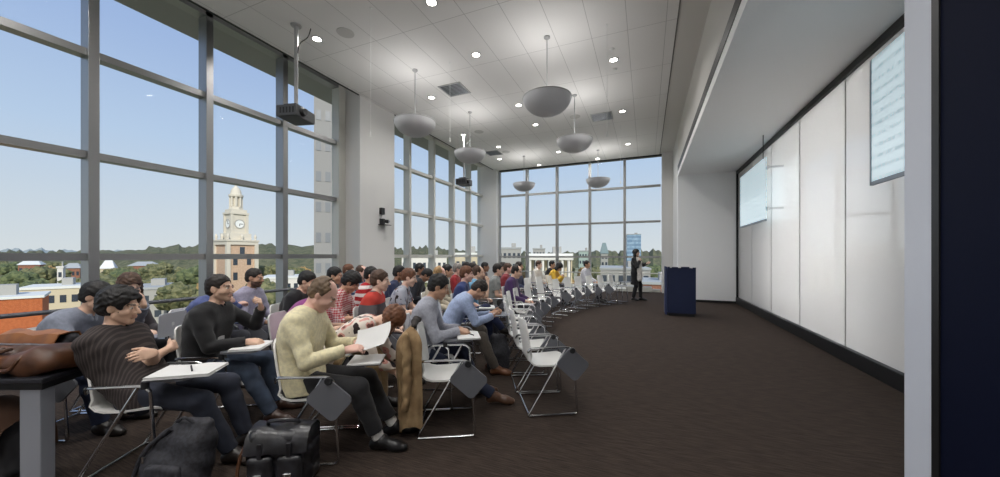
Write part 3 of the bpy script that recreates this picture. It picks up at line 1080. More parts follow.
def shell_mb():
    mb = MB()
    rows = []
    n = 11
    for (x, z), w in zip(SHELL_PROF, SHELL_W):
        row = []
        for k in range(n):
            u = k / (n - 1) * 2 - 1
            back = 1.0 if z > 0.5 else 0.0
            row.append((x + back * 0.03 * (u * u) - (0.015 * u * u if x > 0.2 else 0), u * w, z + (1 - back) * 0.012 * u * u))
        rows.append(row)
    return mb.grid(rows, 0.014)


def rounded_poly(w, h, r=0.05, n=5):
    pts = []
    for cx, cy, a0 in ((w / 2 - r, h / 2 - r, 0), (-w / 2 + r, h / 2 - r, PI / 2), (-w / 2 + r, -h / 2 + r, PI), (w / 2 - r, -h / 2 + r, 3 * PI / 2)):
        for k in range(n + 1):
            a = a0 + k / n * PI / 2
            pts.append((cx + r * math.cos(a), cy + r * math.sin(a)))
    return pts


chair_meshes = {}


def make_chair(label, Xc, Zc, phi, tablet='folded', group='white lecture chairs'):
    """tablet: 'folded' hangs at the right front corner, 'open' lies over the lap, None = no tablet"""
    p = W(Xc, Zc)
    o = thing('lecture_chair', label, 'chair', p, YAW + R(phi), group)

    def part(key, name, m, parent, mk, **kw):
        if key in chair_meshes:
            c = bpy.data.objects.new(name, chair_meshes[key])
            COL.objects.link(c)
            c.parent = parent
            return c
        c = mk().build(name, m, parent, **kw)
        chair_meshes[key] = c.data
        return c
    part('shell', 'seat_shell', M_shell, o, shell_mb, smooth=True)
    for s, sn in ((-1, 'r'), (1, 'l')):
        y = s * 0.262

        def sled(y=y, s=s):
            pts = [(0.13, y, 0.632), (-0.225, y, 0.03), (-0.235, y, 0.011), (-0.205, y, 0.011), (0.225, y, 0.011), (0.238, y, 0.03), (0.2, y, 0.60)]
            return MB().tube(rounded(pts, 0.03, 3), 0.0105, 8)
        part('sled' + sn, 'sled_leg', M_steel, o, sled, smooth=True)

        def arm(y=y, s=s):
            pts = [(0.2, y, 0.60), (0.16, y, 0.635), (-0.12, y, 0.637), (-0.2, s * 0.235, 0.63), (-0.222, s * 0.2, 0.585)]
            return MB().tube(rounded(pts, 0.04, 4), 0.0115, 8)
        part('arm' + sn, 'armrest', M_steel, o, arm, smooth=True)

        def strut(y=y, s=s):
            return MB().tube(rounded([(0.03, y, 0.47), (0.03, s * 0.2, 0.425), (0.03, 0, 0.42)], 0.03, 3), 0.009, 6).tube([(0.03, y, 0.476), (0.035, y, 0.48)], 0.011, 6)
        part('strut' + sn, 'seat_strut', M_steel, o, strut, smooth=True)
    part('bar', 'cross_bar', M_steel, o, lambda: MB().tube([(-0.222, -0.262, 0.018), (-0.222, 0.262, 0.018)], 0.009, 8), smooth=True)
    if tablet == 'folded':
        t_ = part('tab', 'writing_tablet', M_tablet, o, lambda: MB().prism(rounded_poly(0.255, 0.215, 0.04), -0.008, 0.008, Matrix.Translation((0.185, -0.292, 0.485)) @ Matrix.Rotation(PI / 2, 4, 'X') @ Matrix.Rotation(R(-42), 4, 'Z')), bevel=0.003)
        part('hinge', 'hinge', M_dark, t_, lambda: MB().lathe([(0, 0.014), (0.024, 0.014), (0.028, 0.008), (0.028, -0.008), (0, -0.008)], 16, cap=False, M=Matrix.Translation((0.18, -0.296, 0.615)) @ Matrix.Rotation(PI / 2, 4, 'X')), smooth=True)
    elif tablet == 'open':
        t_ = part('tabo', 'writing_tablet', M_tablet, o, lambda: MB().prism(rounded_poly(0.28, 0.33, 0.045), 0.668, 0.684, Matrix.Translation((0.295, -0.125, 0))), bevel=0.003)
        part('hingeo', 'hinge', M_dark, t_, lambda: MB().tube([(0.17, -0.262, 0.62), (0.17, -0.262, 0.668)], 0.022, 12), smooth=True)
    return o


# the front row, empty from the near aisle chair to where the row bends round to the windows
front = [(0.46, 3.53, 7), (0.38, 4.09, 4), (0.32, 4.70, 0), (0.32, 5.32, -3), (0.38, 5.93, -8), (0.52, 6.54, -14), (0.78, 7.16, -22), (1.14, 8.15, -28),
         (1.64, 9.02, -33), (2.06, 9.66, -36), (2.46, 10.14, -38), (2.88, 10.52, -40), (3.32, 10.86, -40), (3.76, 11.18, -36)]
nth = ['nearest aisle', 'second', 'third', 'fourth', 'fifth', 'sixth', 'seventh', 'eighth', 'ninth', 'tenth', 'eleventh', 'twelfth', 'thirteenth']
for i, (x, z, f) in enumerate(front):
    if i == 0:
        lab = 'empty white lecture chair nearest on the open floor, grey tablet hanging at its side'
    elif i == len(front) - 1:
        lab = 'empty white lecture chair at the far end of the front row, beside the presenter'
    elif i < 7:
        lab = 'empty white chair %s from the near end of the straight front row' % nth[i]
    else:
        lab = 'empty white chair %s from the presenter end of the curved front row' % nth[len(front) - 1 - i]
    make_chair(lab, x, z, f, 'open' if i == len(front) - 1 else 'folded')
# second curved row of empty chairs behind it, towards the far windows
second = [(-0.02, 7.55, -14, 'beside the purple sweater man, near'), (0.55, 8.9, -26, 'behind the bend, left of the yellow top person'), (0.95, 9.5, -30, 'behind the bend, second'),
          (1.32, 10.05, -33, 'behind the bend, third'), (1.72, 10.55, -36, 'behind the bend, fourth'), (2.12, 11.0, -38, 'behind the bend, fifth')]
for x, z, f, s in second:
    make_chair('empty white chair in the second row, ' + s, x, z, f, 'folded')
# ------------------------------------------------------------------ people: a small distance-field modeller
V = lambda *a: np.array(a, dtype=np.float64)


def unit(v):
    n = np.linalg.norm(v)
    return v / n if n > 1e-9 else v


def rot(axis, a):
    axis = unit(np.asarray(axis, dtype=float))
    K = np.array([[0, -axis[2], axis[1]], [axis[2], 0, -axis[0]], [-axis[1], axis[0], 0]])
    return np.eye(3) + math.sin(a) * K + (1 - math.cos(a)) * K @ K


class Field:
    """shapes blended into one surface, meshed by surface nets"""

    def __init__(self):
        self.ops = []

    def cone(self, a, b, ra, rb, k=0.02, cut=None, sub=False):
        self.ops.append(('c', V(*a), V(*b), ra, rb, k, cut, sub))
        return self

    def chain(self, pts, rs, k=0.015, cut=None):
        for i in range(len(pts) - 1):
            self.cone(pts[i], pts[i + 1], rs[i], rs[i + 1], k, cut)
        return self

    def ell(self, c, rad, Rm=None, k=0.02, cut=None, sub=False):
        self.ops.append(('e', V(*c), V(*rad), np.eye(3) if Rm is None else Rm, 0, k, cut, sub))
        return self

    def plane(self, c, n):
        """cuts everything so far on the side n points to"""
        self.ops.append(('p', V(*c), unit(V(*n)), 0, 0, 0, None, True))
        return self

    def bounds(self):
        lo, hi = V(9, 9, 9), V(-9, -9, -9)
        for o in self.ops:
            if o[7]:
                continue
            if o[0] == 'c':
                r_ = max(o[3], o[4])
                lo = np.minimum(lo, np.minimum(o[1], o[2]) - r_)
                hi = np.maximum(hi, np.maximum(o[1], o[2]) + r_)
            else:
                r_ = max(o[2])
                lo = np.minimum(lo, o[1] - r_)
                hi = np.maximum(hi, o[1] + r_)
        return lo, hi

    def mesh(self, h, noise=0.0, nfreq=22.0, seed=0):
        lo, hi = self.bounds()
        lo = lo - 4 * h
        n = np.ceil((hi + 4 * h - lo) / h).astype(int) + 1
        F = np.full(tuple(n), 0.5, dtype=np.float32)
        ax = [lo[i] + h * np.arange(n[i]) for i in range(3)]
        for o in self.ops:
            if o[0] == 'p':
                X = (ax[0] - o[1][0])[:, None, None] * o[2][0] + (ax[1] - o[1][1])[None, :, None] * o[2][1] + (ax[2] - o[1][2])[None, None, :] * o[2][2]
                F = np.maximum(F, X.astype(np.float32))
                continue
            k = o[5]
            pad = k + 3.5 * h
            if o[0] == 'c':
                r_ = max(o[3], o[4]) + pad
                b0, b1 = np.minimum(o[1], o[2]) - r_, np.maximum(o[1], o[2]) + r_
            else:
                r_ = max(o[2]) + pad
                b0, b1 = o[1] - r_, o[1] + r_
            i0 = np.clip(np.floor((b0 - lo) / h).astype(int), 0, n)
            i1 = np.clip(np.ceil((b1 - lo) / h).astype(int) + 1, 0, n)
            if np.any(i1 <= i0):
                continue
            sl = tuple(slice(i0[i], i1[i]) for i in range(3))
            x = ax[0][sl[0]].astype(np.float32)[:, None, None]
            y = ax[1][sl[1]].astype(np.float32)[None, :, None]
            z = ax[2][sl[2]].astype(np.float32)[None, None, :]
            if o[0] == 'c':
                a, b_ = o[1], o[2]
                ba = b_ - a
                L2 = max(float(ba @ ba), 1e-9)
                dx, dy, dz = x - a[0], y - a[1], z - a[2]
                t_ = np.clip((dx * ba[0] + dy * ba[1] + dz * ba[2]) / L2, 0, 1)
                d = np.sqrt((dx - t_ * ba[0]) ** 2 + (dy - t_ * ba[1]) ** 2 + (dz - t_ * ba[2]) ** 2) - (o[3] + (o[4] - o[3]) * t_)
            else:
                Rm = o[3]
                dx, dy, dz = x - o[1][0], y - o[1][1], z - o[1][2]
                q = [dx * Rm[0, i] + dy * Rm[1, i] + dz * Rm[2, i] for i in range(3)]
                k0 = np.sqrt(sum((q[i] / o[2][i]) ** 2 for i in range(3)))
                k1 = np.sqrt(sum((q[i] / o[2][i] ** 2) ** 2 for i in range(3))) + 1e-6
                d = k0 * (k0 - 1) / k1
                d = np.where(k0 < 1e-3, -min(o[2]), d)
            if o[6] is not None:
                c, nn = o[6]
                d = np.maximum(d, (x - c[0]) * nn[0] + (y - c[1]) * nn[1] + (z - c[2]) * nn[2])
            f = F[sl]
            if o[7]:
                kk = max(k, 1e-5)
                hh = np.maximum(kk - np.abs(f + d), 0) / kk
                F[sl] = np.maximum(f, -d) + hh * hh * kk * 0.25
            else:
                kk = max(k, 1e-5)
                hh = np.maximum(kk - np.abs(f - d), 0) / kk
                F[sl] = np.minimum(f, d) - hh * hh * kk * 0.25
        if noise:
            x = ax[0].astype(np.float32)[:, None, None]
            y = ax[1].astype(np.float32)[None, :, None]
            z = ax[2].astype(np.float32)[None, None, :]
            s = seed * 1.7
            w1 = np.sin(nfreq * 0.7 * z + s) + 0.6 * np.sin(nfreq * 0.45 * y + 2 * s)
            F += noise * (np.sin(nfreq * x + 2.2 * w1 + s) * np.sin(nfreq * 0.9 * y + 1.6 * w1 + 3 * s) + 0.5 * np.sin(nfreq * 2.1 * z + 3 * np.sin(nfreq * 0.8 * x + s)))
        return nets(F, lo, h)


def nets(F, lo, h):
    S = F < 0
    nx, ny, nz = F.shape
    cs = np.zeros((nx - 1, ny - 1, nz - 1), dtype=np.uint8)
    for i in (0, 1):
        for j in (0, 1):
            for k in (0, 1):
                cs += S[i:nx - 1 + i, j:ny - 1 + j, k:nz - 1 + k]
    act = (cs > 0) & (cs < 8)
    ci = np.argwhere(act)
    if len(ci) == 0:
        return np.zeros((0, 3)), np.zeros((0, 4), int)
    idx = np.full(act.shape, -1, dtype=np.int32)
    idx[act] = np.arange(len(ci))
    corners = np.array([(i, j, k) for i in (0, 1) for j in (0, 1) for k in (0, 1)])
    vals = np.stack([F[ci[:, 0] + c[0], ci[:, 1] + c[1], ci[:, 2] + c[2]] for c in corners], 1)
    P = np.zeros((len(ci), 3))
    cnt = np.zeros(len(ci))
    for a in range(8):
        for b in range(a + 1, 8):
            if np.abs(corners[a] - corners[b]).sum() != 1:
                continue
            va, vb = vals[:, a], vals[:, b]
            m = (va < 0) != (vb < 0)
            t_ = np.where(m, va / np.where(m, va - vb, 1), 0)
            P += np.where(m[:, None], corners[a] + t_[:, None] * (corners[b] - corners[a]), 0)
            cnt += m
    P = (P / cnt[:, None] + ci) * h + lo
    quads = []
    for ax_ in range(3):
        u, v = (ax_ + 1) % 3, (ax_ + 2) % 3
        s0 = [slice(None)] * 3
        s1 = [slice(None)] * 3
        s0[ax_] = slice(0, -1)
        s1[ax_] = slice(1, None)
        A, B = S[tuple(s0)], S[tuple(s1)]
        e = np.argwhere(A != B)
        ok = (e[:, u] > 0) & (e[:, v] > 0) & (e[:, u] < F.shape[u] - 1) & (e[:, v] < F.shape[v] - 1)
        e = e[ok]
        fl = A[e[:, 0], e[:, 1], e[:, 2]]

        def cell(du, dv):
            q = e.copy()
            q[:, u] += du
            q[:, v] += dv
            return idx[q[:, 0], q[:, 1], q[:, 2]]
        Q = np.stack([cell(-1, -1), cell(0, -1), cell(0, 0), cell(-1, 0)], 1)
        Q[~fl] = Q[~fl][:, ::-1]
        quads.append(Q)
    return P, np.concatenate(quads)


def net_object(name, PF, m, parent=None, colors=None):
    P, Q = PF
    me = bpy.data.meshes.new(name)
    me.vertices.add(len(P))
    me.vertices.foreach_set('co', P.astype(np.float32).ravel())
    me.loops.add(len(Q) * 4)
    me.loops.foreach_set('vertex_index', Q.astype(np.int32).ravel())
    me.polygons.add(len(Q))
    me.polygons.foreach_set('loop_start', np.arange(len(Q), dtype=np.int32) * 4)
    me.polygons.foreach_set('loop_total', np.full(len(Q), 4, dtype=np.int32))
    me.polygons.foreach_set('use_smooth', np.ones(len(Q), dtype=bool))
    me.update(calc_edges=True)
    me.validate()
    if colors is not None:
        at_ = me.color_attributes.new('skin', 'FLOAT_COLOR', 'POINT')
        at_.data.foreach_set('color', colors.astype(np.float32).ravel())
    me.materials.append(m)
    o = bpy.data.objects.new(name, me)
    COL.objects.link(o)
    if parent:
        o.parent = parent
    return o


M_skin = mat('skin', rgb(200, 150, 120), 0.5)
nt = M_skin.node_tree
vc = nt.nodes.new('ShaderNodeVertexColor')
vc.layer_name = 'skin'
nt.links.new(vc.outputs[0], nt.nodes['Principled BSDF'].inputs['Base Color'])
SKIN = {'fair': (226, 190, 170), 'light': (216, 178, 154), 'tan': (194, 152, 126), 'brown': (150, 112, 90), 'pink': (224, 180, 164)}
HAIRC = {'black': (20, 18, 18), 'dark': (34, 27, 23), 'brown': (74, 52, 38), 'auburn': (104, 66, 44), 'blond': (160, 128, 86), 'grey': (130, 124, 118), 'sandy': (106, 86, 66)}
hair_mats = {}


def hair_mat(c):
    if c not in hair_mats:
        q = HAIRC[c]
        d = tuple(max(0, int(v_ * 0.84)) for v_ in q)
        l = tuple(min(255, int(v_ * 1.16 + 5)) for v_ in q)
        hair_mats[c] = mix_mat('hair_' + c, rgb(*d), rgb(*l), 34, 0.62, 6, (1, 1, 0.4), 0.35, 0.7, bump=0.9)
    return hair_mats[c]


cloth_mats = {}


def cloth_mat(spec):
    """spec: (r,g,b) plain | ('hstripe'|'vstripe'|'check'|'floral', c1, c2, scale)"""
    key = str(spec)
    if key in cloth_mats:
        return cloth_mats[key]
    if not isinstance(spec[0], str):
        c = spec
        d = tuple(int(v_ * 0.93) for v_ in c)
        m = mix_mat('cloth', rgb(*d), rgb(*c), 40, 0.9, 3, bump=0.15)
        m.node_tree.nodes['Principled BSDF'].inputs['Sheen Weight'].default_value = 0.15
    elif spec[0] == 'denim':
        c = spec[1]
        d = tuple(int(v_ * 0.7) for v_ in c)
        m = mix_mat('denim', rgb(*d), rgb(*c), 7, 0.9, 6, (1, 1, 1), 0.35, 0.7, bump=0.1)
    elif spec[0] == 'floral':
        m = mat('floral_cloth', rgb(*spec[1]), 0.9)
        nt = m.node_tree
        b = nt.nodes['Principled BSDF']
        t = nt.nodes.new('ShaderNodeTexCoord')
        n = nt.nodes.new('ShaderNodeTexNoise')
        n.inputs['Scale'].default_value = 9
        n.inputs['Detail'].default_value = 1.5
        r = nt.nodes.new('ShaderNodeValToRGB')
        r.color_ramp.interpolation = 'CONSTANT'
        r.color_ramp.elements[0].color = rgb(40, 28, 30)
        r.color_ramp.elements[1].position = 0.43
        r.color_ramp.elements[1].color = rgb(*spec[1])
        e = r.color_ramp.elements.new(0.58)
        e.color = rgb(*spec[2])
        e = r.color_ramp.elements.new(0.66)
        e.color = rgb(110, 70, 62)
        nt.links.new(t.outputs['Object'], n.inputs['Vector'])
        nt.links.new(n.outputs['Fac'], r.inputs[0])
        nt.links.new(r.outputs[0], b.inputs['Base Color'])
    else:
        kind, c1, c2, sc_ = spec
        m = mat(kind + '_cloth', rgb(*c1), 0.9)
        nt = m.node_tree
        b = nt.nodes['Principled BSDF']
        t = nt.nodes.new('ShaderNodeTexCoord')

        def band(axis, scale, wid):
            s = nt.nodes.new('ShaderNodeSeparateXYZ')
            nt.links.new(t.outputs['Object'], s.inputs[0])
            a = nt.nodes.new('ShaderNodeMath')
            a.operation = 'MULTIPLY'
            a.inputs[1].default_value = scale
            nt.links.new(s.outputs[axis], a.inputs[0])
            f = nt.nodes.new('ShaderNodeMath')
            f.operation = 'FRACT'
            nt.links.new(a.outputs[0], f.inputs[0])
            g = nt.nodes.new('ShaderNodeMath')
            g.operation = 'LESS_THAN'
            g.inputs[1].default_value = wid
            nt.links.new(f.outputs[0], g.inputs[0])
            return g.outputs[0]
        if kind == 'hstripe':
            fac = band('Z', sc_, 0.45)
        elif kind == 'vstripe':
            a_ = nt.nodes.new('ShaderNodeMath')
            a_.operation = 'MAXIMUM'
            a_.inputs[0].default_value = 0.0
            nt.links.new(band('X', sc_, 0.4), a_.inputs[1])
            fac = a_.outputs[0]
        else:
            a_ = nt.nodes.new('ShaderNodeMath')
            a_.operation = 'ADD'
            a2 = nt.nodes.new('ShaderNodeMath')
            a2.operation = 'MULTIPLY_ADD'
            a2.inputs[1].default_value = 0.5
            nt.links.new(band('Y', sc_, 0.5), a_.inputs[0])
            nt.links.new(band('X', sc_, 0.5), a_.inputs[1])
            a3 = nt.nodes.new('ShaderNodeMath')
            a3.operation = 'MULTIPLY'
            a3.inputs[1].default_value = 0.33
            nt.links.new(a_.outputs[0], a3.inputs[0])
            nt.links.new(band('Z', sc_, 0.5), a2.inputs[0])
            nt.links.new(a3.outputs[0], a2.inputs[2])
            fac = a2.outputs[0]
        mx_ = nt.nodes.new('ShaderNodeMix')
        mx_.data_type = 'RGBA'
        mx_.inputs[6].default_value = rgb(*c1)
        mx_.inputs[7].default_value = rgb(*c2)
        nt.links.new(fac, mx_.inputs[0])
        nt.links.new(mx_.outputs[2], b.inputs['Base Color'])
    cloth_mats[key] = m
    return m


def ik(S, T, a, b, pole):
    S, T = V(*S), V(*T)
    d = T - S
    L = np.linalg.norm(d)
    if L > a + b - 0.004:
        T = S + d / L * (a + b - 0.004)
        d = T - S
        L = np.linalg.norm(d)
    u = d / L
    x = (a * a - b * b + L * L) / (2 * L)
    hgt = math.sqrt(max(a * a - x * x, 0))
    p = V(*pole) - u * (V(*pole) @ u)
    return S + u * x + unit(p) * hgt, T


def hand_prims(F, wr, f, n, side, curl, s=1.0, thumb=0.6):
    """wrist, finger direction, back-of-hand normal; side +1 = left hand"""
    f = unit(f)
    n = unit(n - f * (n @ f))
    t = np.cross(n, f) * (-side)          # towards the thumb
    offs = (0.029, 0.0098, -0.0098, -0.028)
    lens = (0.070, 0.078, 0.073, 0.056)
    ax = np.cross(f, n)                   # bends the fingers towards the palm
    for o_, L in zip(offs, lens):
        kn = wr + f * (0.088 - abs(o_ - 0.006) * 0.25) * s + t * o_ * s
        F.cone(wr + f * 0.012 * s + t * o_ * 0.5 * s, kn, 0.0175 * s, 0.0125 * s, 0.012)
        p, d = kn, f
        for j, (q, r0, r1) in enumerate(((0.45, 0.0095, 0.0088), (0.31, 0.0088, 0.008), (0.24, 0.008, 0.0066))):
            d = rot(ax, -curl * (0.75 if j == 0 else 1.0)) @ d
            p2 = p + d * L * q * s
            F.cone(p, p2, r0 * s, r1 * s, 0.002)
            p = p2
    b0 = wr + f * 0.024 * s + t * 0.020 * s
    d0 = unit(f * 0.75 + t * thumb - n * 0.25)
    b1 = b0 + d0 * 0.042 * s
    d1 = unit(f * 0.95 + t * thumb * 0.35 - n * (0.2 + 0.3 * curl))
    b2 = b1 + d1 * 0.032 * s
    F.cone(b0, b1, 0.0155 * s, 0.0115 * s, 0.008)
    F.cone(b1, b2, 0.011 * s, 0.0095 * s, 0.003)
    F.cone(b2, b2 + d1 * 0.022 * s, 0.0095 * s, 0.0075 * s, 0.003)


ARMS = {  # wrist targets in the seated frame: (right, left), finger directions, back-of-hand normals, curl, poles
    'lap': dict(r=(0.20, -0.13, 0.63), l=(0.22, 0.12, 0.63), fr=(0.8, 0.45, -0.25), fl=(0.8, -0.45, -0.25), nr=(0.2, 0, 1), nl=(0.2, 0, 1), curl=0.35),
    'write': dict(r=(0.27, -0.12, 0.725), l=(0.30, 0.10, 0.715), fr=(0.9, 0.35, -0.1), fl=(0.75, -0.6, -0.05), nr=(0.1, -0.5, 0.85), nl=(0, 0.1, 1), curl=0.55),
    'hold': dict(r=(0.25, -0.10, 0.76), l=(0.25, 0.10, 0.76), fr=(0.95, 0.2, 0.2), fl=(0.95, -0.2, 0.2), nr=(0, -1, -0.2), nl=(0, 1, -0.2), curl=0.6),
    'crossed': dict(r=(0.185, 0.10, 0.80), l=(0.215, -0.07, 0.82), fr=(-0.15, 1, 0.12), fl=(-0.1, -1, 0.1), nr=(1, 0.1, 0.3), nl=(1, 0, 0.4), curl=0.5),
    'chin': dict(r=(0.19, -0.08, 1.02), l=(0.20, 0.08, 0.70), fr=(0.1, 0.35, 0.95), fl=(0.5, -0.8, 0.1), nr=(0.8, -0.5, 0.1), nl=(0.3, 0, 1), curl=0.9),
    'chinl': dict(r=(0.20, -0.08, 0.70), l=(0.19, 0.08, 1.02), fr=(0.5, 0.8, 0.1), fl=(0.1, -0.35, 0.95), nr=(0.3, 0, 1), nl=(0.8, 0.5, 0.1), curl=0.9),
    'clasp': dict(r=(0.26, -0.075, 0.86), l=(0.26, 0.075, 0.86), fr=(0.35, 0.9, 0.25), fl=(0.35, -0.9, 0.25), nr=(0.9, -0.35, 0.2), nl=(0.9, 0.35, 0.2), curl=0.75),
}


def person(label, Xc, Zc, phi, lean=6, slump=14, pitch=0, yaw=0, arms='lap', over=None, hair=('short', 'dark'), skin='light', shirt=(120, 120, 130), sleeve=2.0,
           trousers=(40, 42, 50), shoes=(30, 26, 24), build=1.0, female=False, legs=None, h=0.013, glasses=False, beard=None, collar=None, scale=1.0,
           stand=False, seatx=-0.10, group='seated audience', sway=0.0, hem=None, cat='person', badge=None, socks=None, twist=0.0, zoff=0.0):
    A = dict(ARMS[arms])
    if over:
        A.update(over)
    near = h < 0.009
    pz = 0.955 if stand else 0.535
    px = 0.0 if stand else seatx
    pel = V(px, 0, pz)
    # spine
    NS = 10
    sp = [pel]
    ang = []
    for i in range(NS):
        s_ = (i + 0.5) / NS
        a = R(lean + slump * (s_ - 0.45) * 1.6)
        ang.append(a)
        sp.append(sp[-1] + V(math.sin(a), 0, math.cos(a)) * 0.50 / NS)
    neck = sp[-1]
    aN = ang[-1]
    # widths along the spine: (half spread, radius)
    st = [(0.0, 0.095 if female else 0.085, 0.108), (0.2, 0.078, 0.102), (0.42, 0.072, 0.102), (0.62, 0.088, 0.108), (0.8, 0.105, 0.104), (0.92, 0.125, 0.074), (1.0, 0.06, 0.06)]
    fem = 0.9 if female else 1.0
    tw = lambda s_: R(twist) * s_

    def section(s_):
        sw = np.interp(s_, [q[0] for q in st], [q[1] for q in st]) * build * (fem if s_ > 0.3 else 1)
        r_ = np.interp(s_, [q[0] for q in st], [q[2] for q in st]) * (build if s_ < 0.9 else 1) * (0.95 if female else 1)
        i = min(int(s_ * NS), NS - 1)
        c = sp[i] + (sp[i + 1] - sp[i]) * (s_ * NS - i)
        return c, sw, r_

    def latv(s_):
        return V(-math.sin(tw(s_)), math.cos(tw(s_)), 0)

    # head
    ah = R(pitch) + aN * 0.35
    hr = rot((0, 0, 1), R(yaw)) @ rot((0, 1, 0), ah)
    ndir = V(math.sin(aN * 0.75 + R(pitch) * 0.25), 0, math.cos(aN * 0.75 + R(pitch) * 0.25))
    nt_ = neck + ndir * 0.075
    hc = nt_ + hr @ V(0.028, 0, 0.098)
    hp = lambda x, y, z: hc + hr @ V(x, y, z)
    fs = 0.95 if female else 1.0

    B = Field()
    K = 12 if near else 8
    for i in range(K + 1):
        s_ = i / K
        c, sw, r_ = section(s_)
        lv = latv(s_)
        B.cone(c - lv * sw, c + lv * sw, r_ * 0.93, r_ * 0.93, 0.05)
    # arms
    sh_c, _, _ = section(0.9)
    lv9 = latv(0.9)
    shw = 0.178 * build * (0.9 if female else 1.0)
    arm = {}
    for key, sd in (('r', -1), ('l', 1)):
        S = sh_c + lv9 * sd * shw
        T = V(*A[key])
        pole = A.get('p' + key, (-0.35, sd * 0.55, -0.9))
        E, Wt = ik(S, T, 0.29, 0.255, pole)
        arm[key] = (S, E, Wt)
        B.cone(S, E, 0.052, 0.041, 0.03)
        mid = E + (Wt - E) * 0.35
        B.cone(E, mid, 0.040, 0.041, 0.012)
        B.cone(mid, Wt, 0.041, 0.026, 0.012)
        fdir = V(*A['f' + key])
        hand_prims(B, Wt, fdir, V(*A['n' + key]), sd, A.get('c' + key, A['curl']), 0.93 if female else 1.0)
    # legs
    if legs is None:
        legs = {'r': (0.36, -0.13, 0.085), 'l': (0.33, 0.13, 0.085)}
    leg = {}
    for key, sd in (('r', -1), ('l', 1)):
        Hp = pel + V(0.0, sd * 0.092, -0.01 if not stand else -0.03)
        T = V(*legs[key])
        Kn, An = ik(Hp, T, 0.43, 0.43, legs.get('p' + key, (0.6, sd * 0.25, 1.0) if not stand else (1, 0, 0.1)))
        leg[key] = (Hp, Kn, An)
        B.cone(Hp, Kn, 0.082 * build, 0.056, 0.03)
        cal = Kn + (An - Kn) * 0.3 + V(-0.012, 0, 0)
        B.chain([Kn, cal, An], [0.054, 0.053, 0.036], 0.015)
        fd = unit(V(*legs.get('f' + key, (1, sd * 0.18, 0))))
        B.cone(An + V(0, 0, -0.02), An + fd * 0.13 + V(0, 0, -0.05), 0.034, 0.024, 0.015)
    # neck and head
    B.cone(neck - ndir * 0.02, nt_ + hr @ V(0.0, 0, 0.03), 0.056 * (0.88 if female else 1), 0.05 * (0.88 if female else 1), 0.025)
    B.ell(hp(-0.018, 0, 0.035), (0.094, 0.074 * fs, 0.086), hr, 0.02)
    B.ell(hp(0.028, 0, -0.028), (0.064, 0.058 * fs, 0.082), hr, 0.03)
    for sd in (-1, 1):
        B.cone(hp(0.005, sd * 0.046 * fs, -0.055), hp(0.064, sd * 0.014, -0.096), 0.024, 0.017, 0.02)
    B.cone(hp(0.064, 0.012, -0.096), hp(0.064, -0.012, -0.096), 0.018, 0.018, 0.012)
    if h < 0.012:
        for sd in (-1, 1):
            B.ell(hp(0.088, sd * 0.032, 0.008), (0.014, 0.017, 0.011), hr, 0.012, sub=True)
            B.ell(hp(0.074, sd * 0.032, 0.007), (0.0145, 0.0145, 0.0125), hr, 0.004)
            B.cone(hp(0.086, sd * 0.016, 0.027), hp(0.074, sd * 0.048, 0.026), 0.009, 0.008, 0.01)
            B.cone(hp(0.066, sd * 0.042, -0.022), hp(0.05, sd * 0.05, -0.03), 0.018, 0.018, 0.025)
        B.cone(hp(0.084, 0, 0.018), hp(0.112, 0, -0.024), 0.0085, 0.0125, 0.01)
        for sd in (-1, 1):
            B.cone(hp(0.098, sd * 0.011, -0.029), hp(0.092, sd * 0.013, -0.03), 0.0085, 0.008, 0.006)
        B.cone(hp(0.087, 0.018, -0.055), hp(0.087, -0.018, -0.055), 0.0075, 0.0075, 0.006)
        B.cone(hp(0.085, 0.015, -0.066), hp(0.085, -0.015, -0.066), 0.0085, 0.0085, 0.006)
    else:
        B.cone(hp(0.082, 0, 0.018), hp(0.106, 0, -0.026), 0.011, 0.014, 0.012)
        B.cone(hp(0.078, 0.02, -0.06), hp(0.078, -0.02, -0.06), 0.014, 0.014, 0.012)
    for sd in (-1, 1):
        B.ell(hp(-0.012, sd * 0.074 * fs, -0.004), (0.02, 0.009, 0.032), hr @ rot((0, 0, 1), -sd * 0.35), 0.008)
    PB = B.mesh(h)
    # colours: skin with lips, brows and eyes
    base = np.array([lin(c) for c in SKIN[skin]])
    Pv = PB[0]
    col = np.ones((len(Pv), 4))
    col[:, :3] = base
    q = (Pv - hc) @ hr
    head = (np.abs(q) < 0.14).all(1)

    def paint(mask, c, f=1.0):
        col[mask, :3] = col[mask, :3] * (1 - f) + np.array([lin(v_) for v_ in c]) * f
    lip = head & (q[:, 0] > 0.07) & (np.abs(q[:, 1]) < 0.024) & (np.abs(q[:, 2] + 0.06) < 0.0125)
    paint(lip, (168, 100, 90), 0.4)
    hcol = HAIRC[hair[1]]
    for sd in (-1, 1):
        paint(head & (q[:, 0] > 0.06) & (np.abs(q[:, 1] - sd * 0.032) < 0.02) & (np.abs(q[:, 2] - 0.031) < 0.0065), hcol, 0.8)
        if h < 0.012:
            ey = np.linalg.norm((q - V(0.074, sd * 0.032, 0.007)) / V(0.0165, 0.0165, 0.011), axis=1)
            paint(head & (ey < 1.0) & (q[:, 0] > 0.078), (225, 220, 215), 1.0)
            paint(head & (q[:, 0] > 0.078) & (np.hypot(q[:, 1] - sd * 0.031, q[:, 2] - 0.007) < 0.007), (38, 28, 24), 1.0)
        else:
            paint(head & (q[:, 0] > 0.06) & (np.hypot(q[:, 1] - sd * 0.032, (q[:, 2] - 0.009) * 1.3) < 0.012), (60, 46, 40), 0.8)
